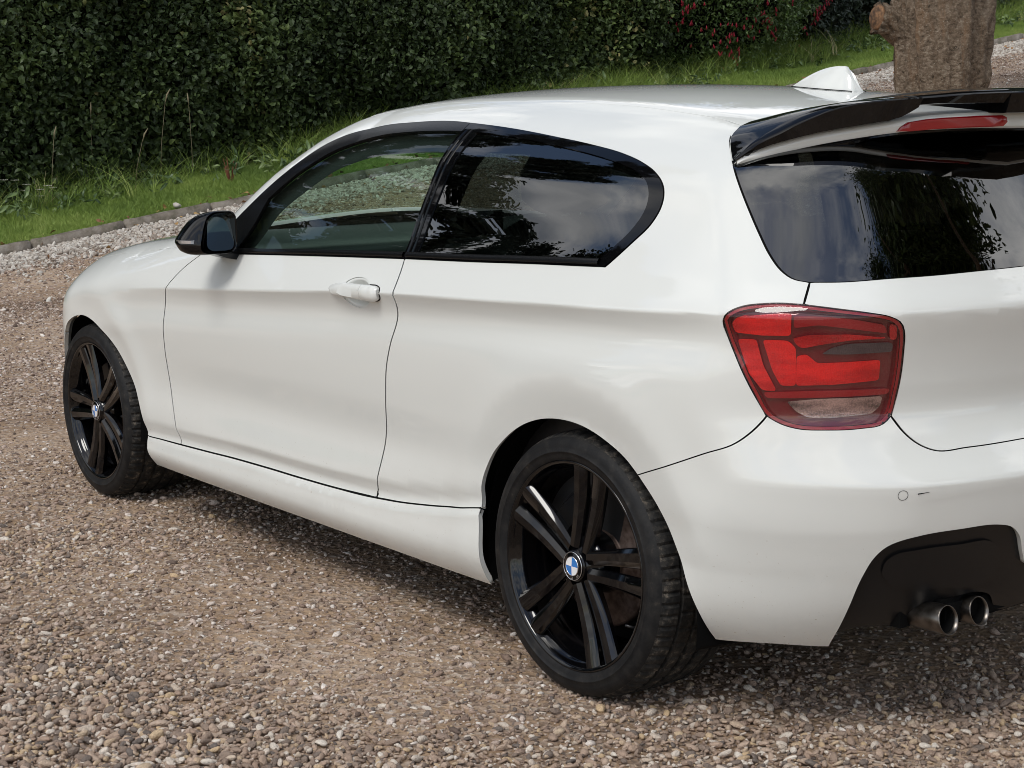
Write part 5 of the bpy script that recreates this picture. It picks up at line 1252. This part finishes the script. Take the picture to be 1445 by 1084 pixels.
def wheels():
    # angles are measured from the rearward horizontal, so mirror them onto +x
    wr = make_wheel(180-7); wr.location = (0, .865, .312); wr.parent = car
    for o in [wr]+list(wr.children_recursive): pass
    wf = make_wheel(180-38); wf.location = (2.69, .8560, .312); wf.parent = car
    wf.rotation_euler = (R(-.6), 0, R(-1.0)); wr.rotation_euler = (R(1.3), 0, 0)
    for w_, x in ((wr, 0), (wf, 2.69)):
        c = copy_tree(w_, car); c.location = (x, -.862, .312); c.rotation_euler = (0, 0, math.pi)
wheels()

# ------------------------------------------------------------------ arches, underbody
def underbody():
    for xc in (0, 2.69):
        for s_ in (1, -1):
            secs = []
            for y, rr, kk in ((.846 if xc else .848, .352, .75), (.825, .366, .5), (.60, .366, 1), (.52, .34, 1), (.50, .05, 1)):
                row_ = []
                for t in np.linspace(R(-20), R(200) if xc == 0 else R(190), 44):
                    back = max(0, math.degrees(t)-130)/60 if xc == 0 else 0; fore = max(0, 60-math.degrees(t))/80 if xc else 0
                    r2 = rr+(.07*kk*back if rr > .1 else 0)-(.016*fore if rr > .1 else 0); row_.append((xc+r2*math.cos(t), (y-.09*fore*(y > .8)-.0*back)*s_, max(.20 if rr > .06 else .3, .312+r2*math.sin(t))))
                secs.append(row_)
            loft('arch_liner', secs, M.dark, car, closed=False, caps=False)
    bm = bmesh.new()
    box(bm, (1.345, 0, .21), (1.95, 1.56, .05), bev=.01); box(bm, (2.75, 0, .24), (1.2, .98, .06), bev=.01); box(bm, (-.40, 0, .30), (.72, .98, .06), bev=.01)
    box(bm, (1.345, .80, .30), (1.9, .012, .20)); box(bm, (1.345, -.80, .30), (1.9, .012, .20))
    box(bm, (-.56, 0, .42), (.30, 1.10, .18), bev=.02); box(bm, (.0, 0, .29), (.06, 1.2, .06)); box(bm, (2.69, 0, .29), (.06, 1.2, .06))
    bm_obj('underbody', bm, M.dark, car, smooth=False)
    # twin exhaust tips: flared, slash cut and slightly curved
    for y in (.500, .398):
        ex = empty('exhaust_tip'); ex.parent = car
        P = [(-.49, .267), (-.62, .285), (-.70, .294), (-.755, .2975), (-.784, .299)]; ro = [.022, .025, .029, .0305, .0310]
        secs = []
        def ringp(x, z, r_, sl): return [(x-sl*math.sin(a)*r_*.0+.25*r_*math.sin(a)*(1 if x < -.74 else 0), y+r_*math.cos(a), z+r_*math.sin(a)) for a in np.linspace(0, 2*math.pi, 37)[:-1]]
        for (x, z), r_ in zip(P, ro): secs.append(ringp(x, z, r_, 0))
        for x, r_ in ((-.7865, .0302), (-.7860, .0288), (-.777, .0272), (-.70, .026), (-.57, .022)): secs.append(ringp(x, .299 if x < -.67 else .287, r_, 0))
        bm = bmesh.new(); rows = [[bm.verts.new(p) for p in s] for s in secs]; fm = []
        for i in range(len(rows)-1):
            for j in range(36): f = bm.faces.new((rows[i][j], rows[i][(j+1) % 36], rows[i+1][(j+1) % 36], rows[i+1][j])); f.material_index = 1 if i > 6 else 0
        f = bm.faces.new(rows[-1]); f.material_index = 1
        o = bm_obj('pipe', bm, M.steel, ex); o.data.materials.append(M.dark)
    bm = bmesh.new(); box(bm, (-.655, .42, .32), (.09, .26, .10)); bm_obj('exhaust_cavity', bm, M.dark, car, smooth=False)
underbody()

# ------------------------------------------------------------------ cabin
def cabin():
    bm = bmesh.new(); box(bm, (.9, 0, .36), (2.3, 1.50, .04)); box(bm, (-.25, 0, .62), (.02, 1.30, .55)); box(bm, (2.0, 0, .62), (.03, 1.5, .6)); bm_obj('cabin_floor', bm, M.leather, car, smooth=False)
    # inner door skins and rear side trims
    for s_, par in ((1, door_l), (-1, door_r_)):
        secs = []
        for x in np.linspace(.74, 1.98, 14):
            z0 = float(np.interp(x, XT, ZB)); secs.append([(x, s_*.795, .30), (x, s_*.775, .55), (x, s_*.765, z0-.12), (x, s_*.785, z0-.03), (x, s_*.805, z0+.000), (x, s_*.815, z0-.005)])
        loft('door_card', secs, M.dash, par, closed=False, caps=False)
        secs = []
        for x in np.linspace(-.45, .73, 12):
            z0 = float(np.interp(x, XT, ZB)); k = np.interp(x, [-.45, -.1], [.66, .775]); secs.append([(x, s_*k, .35), (x, s_*k, .7), (x, s_*(k+.0), z0-.06), (x, s_*(k+.025), z0-.005)])
        loft('side_trim', secs, M.leather, car, closed=False, caps=False)
    # headlining, just inside the roof skin, and inner pillars
    xs = np.linspace(-.30, 1.30, 22); ysn = np.linspace(-.60, .60, 17); V = []
    for x in xs:
        for y in ysn:
            k = 1 if abs(y) < .53 else .55; P = topc([x], [min(abs(y), .54)])[0]; V.append((x, y, P[2]-.022-(.10*max(0, abs(y)-.54)/.06 if abs(y) > .54 else 0)))
    mesh('headlining', V, grid_faces(len(xs), len(ysn)), mat('headlining_cloth', (.045, .047, .047), .9), car)
    # inner pillars follow the window frame
    for s_ in (1, -1):
        def inner(q, w_, dp, n=30):
            q = resample(q, .03, 0); t = np.gradient(q, axis=0); nn = np.stack([t[:, 1], -t[:, 0]], 1)/np.linalg.norm(t, axis=1)[:, None]
            r_ = []
            for kk, d_ in ((-w_[0], .012), (-w_[1], dp), (w_[2], dp)):
                p = q+nn*kk; P = ring(p[:, 0], p[:, 1]); r_.append(P-grad(P)*d_)
            return r_
        for q in (np.vstack([K['dg_top'][::-1], [[1.62,.30],[1.70,.235]]]), K['qg_top']):
            rr = inner(q, (.004, .004, .05), .030)
            V = np.vstack(rr)*[1, s_, 1]; n = len(rr[0]); Fc = [(k*n+i, k*n+i+1, (k+1)*n+i+1, (k+1)*n+i) for k in range(2) for i in range(n-1)]
            V2 = np.vstack([V[2*n:], V[2*n:]*1]); mesh('pillar_trim', V, Fc, M.leather, car)
    # pillar beside the front seats
    for s_ in (1, -1):
        t = np.linspace(0, 1, 10); u = .70+(.66-.70)*t; v = .24+(.62-.24)*t; secs = []
        P = ring(u, v); g = grad(P)
        for p, n_ in zip(P, g): secs.append([tuple((p-n_*d_+np.array([x_, 0, 0]))*[1, s_, 1]) for x_, d_ in ((-.06, .014), (-.05, .045), (.025, .045), (.032, .014))])
        loft('pillar_trim', secs, M.leather, car, closed=False, caps=False)
    # dashboard with cowl, binnacle and screen
    secs = []
    for y in np.linspace(-.76, .76, 25):
        bh = .045*math.exp(-((y+.37)/.17)**2); sc_ = 0
        secs.append([(1.99, y, .975), (1.86, y, .968+bh*.3), (1.74, y, .955+bh), (1.62, y, .945+bh), (1.585, y, .925+bh*.8), (1.575, y, .88), (1.60, y, .80), (1.66, y, .62), (1.8, y, .45), (1.98, y, .45)])
    da = loft('dashboard', secs, M.dash, car, auto=60)
    bm = bmesh.new(); box(bm, (1.585, -.02, .985), (.02, .24, .085), rot=(0, -.12, 0), bev=.006); bm_obj('display_screen', bm, M.gblack, da)
    # steering wheel on the right
    st = empty('steering_wheel'); st.parent = car; bm = bmesh.new(); c = Vector((1.42, -.37, .86)); ax = Vector((-.90, 0, .42)).normalized(); u = Vector((0, 1, 0)); v = ax.cross(u)
    tube(bm, [c+.185*(math.cos(a)*u+math.sin(a)*v) for a in np.linspace(0, 2*math.pi, 49)], .015, 10, caps=False); bm_obj('steering_rim', bm, M.leather, st)
    bm = bmesh.new()
    for a in (0, math.pi, -math.pi/2): tube(bm, [c+.05*(math.cos(a)*u+math.sin(a)*v), c+.18*(math.cos(a)*u+math.sin(a)*v)], .014, 8)
    tube(bm, [c-ax*.03, c+ax*.02], [.07, .055], 20); tube(bm, [c-ax*.03, c-ax*.22], .035, 12); bm_obj('boss', bm, M.leather, st)
    # seats
    def seat(x, y, rear_=False):
        s = empty('rear_seat' if rear_ else 'front_seat'); s.parent = car; w_ = .25 if not rear_ else .58; zt = 1.02 if not rear_ else .96
        def cush(nm, rows):
            secs = []
            for (cx, cz, th, hw, nx, nz) in rows:
                sec = []
                for a in np.linspace(0, 2*math.pi, 25)[:-1]:
                    ca, sa = math.cos(a), math.sin(a); k = (abs(ca)**4+abs(sa)**4)**-.25; yy = hw*ca*k; d_ = th*sa*k+(.02*abs(ca)**3 if sa > 0 else 0)
                    sec.append((cx+nx*d_, y+yy, cz+nz*d_))
                secs.append(sec)
            loft(nm, secs, M.leather, s, auto=80)
        if not rear_:
            cush('seat_cushion', [(x+.25, .50, .05, w_*.8, 0, 1), (x+.27+.0, .52, .07, w_*.95, -.2, 1), (x-.02, .47, .08, w_, -.1, 1), (x-.22, .46, .06, w_*.9, -.1, 1)])
            cush('backrest', [(x-.20, .50, .07, w_*.9, 1, .2), (x-.25, .70, .08, w_*1.0, 1, .2), (x-.31, .90, .07, w_*.95, 1, .2), (x-.345, 1.03, .05, w_*.72, 1, .2), (x-.35, 1.065, .02, w_*.5, 1, .2)])
            cush('headrest', [(x-.355, 1.085, .025, .09, 1, .2), (x-.36, 1.11, .05, .125, 1, .2), (x-.37, 1.18, .055, .135, 1, .2), (x-.38, 1.235, .04, .11, 1, .2), (x-.382, 1.25, .015, .07, 1, .2)])
            bm = bmesh.new(); 
            for q in (-.06, .06): tube(bm, [(x-.345, y+q, 1.03), (x-.355, y+q, 1.11)], .006, 8)
            bm_obj('headrest_post', bm, M.chrome, s)
        else:
            cush('seat_cushion', [(x+.30, .50, .05, w_*.9, 0, 1), (x+.1, .52, .07, w_, 0, 1), (x-.15, .48, .07, w_, 0, 1)])
            cush('backrest', [(x-.12, .48, .06, w_, 1, .3), (x-.20, .70, .07, w_, 1, .3), (x-.30, .93, .06, w_*.92, 1, .3), (x-.32, .98, .02, w_*.85, 1, .3)])
            for q in (-.33, .33):
                y0 = y; bm = bmesh.new(); box(bm, (x-.325, q, 1.04), (.07, .22, .12), bev=.025); bm_obj('headrest', bm, M.leather, s)
    seat(.98, .37); seat(.98, -.37); seat(.15, 0, True)
    # rear view mirror
    mi = empty('interior_mirror'); mi.parent = car; bm = bmesh.new(); box(bm, (1.46, 0, 1.255), (.035, .24, .065), rot=(0, .1, -.18), bev=.014); bm_obj('mirror_body', bm, M.leather, mi)
    bm = bmesh.new(); box(bm, (1.441, 0.002, 1.255), (.003, .215, .05), rot=(0, .1, -.18)); bm_obj('mirror_face', bm, M.mirror, mi)
    bm = bmesh.new(); tube(bm, [(1.50, 0, 1.30), (1.475, 0, 1.26)], .012, 8); box(bm, (1.485, 0, 1.31), (.10, .10, .05), rot=(0, .45, 0), bev=.012); bm_obj('mirror_mount', bm, M.leather, mi)
    # tailgate inner lining that hides the shell from behind
    bm = bmesh.new(); box(bm, (-.42, 0, .93), (.30, 1.15, .015)); bm_obj('parcel_shelf', bm, M.leather, car, smooth=False)
cabin()
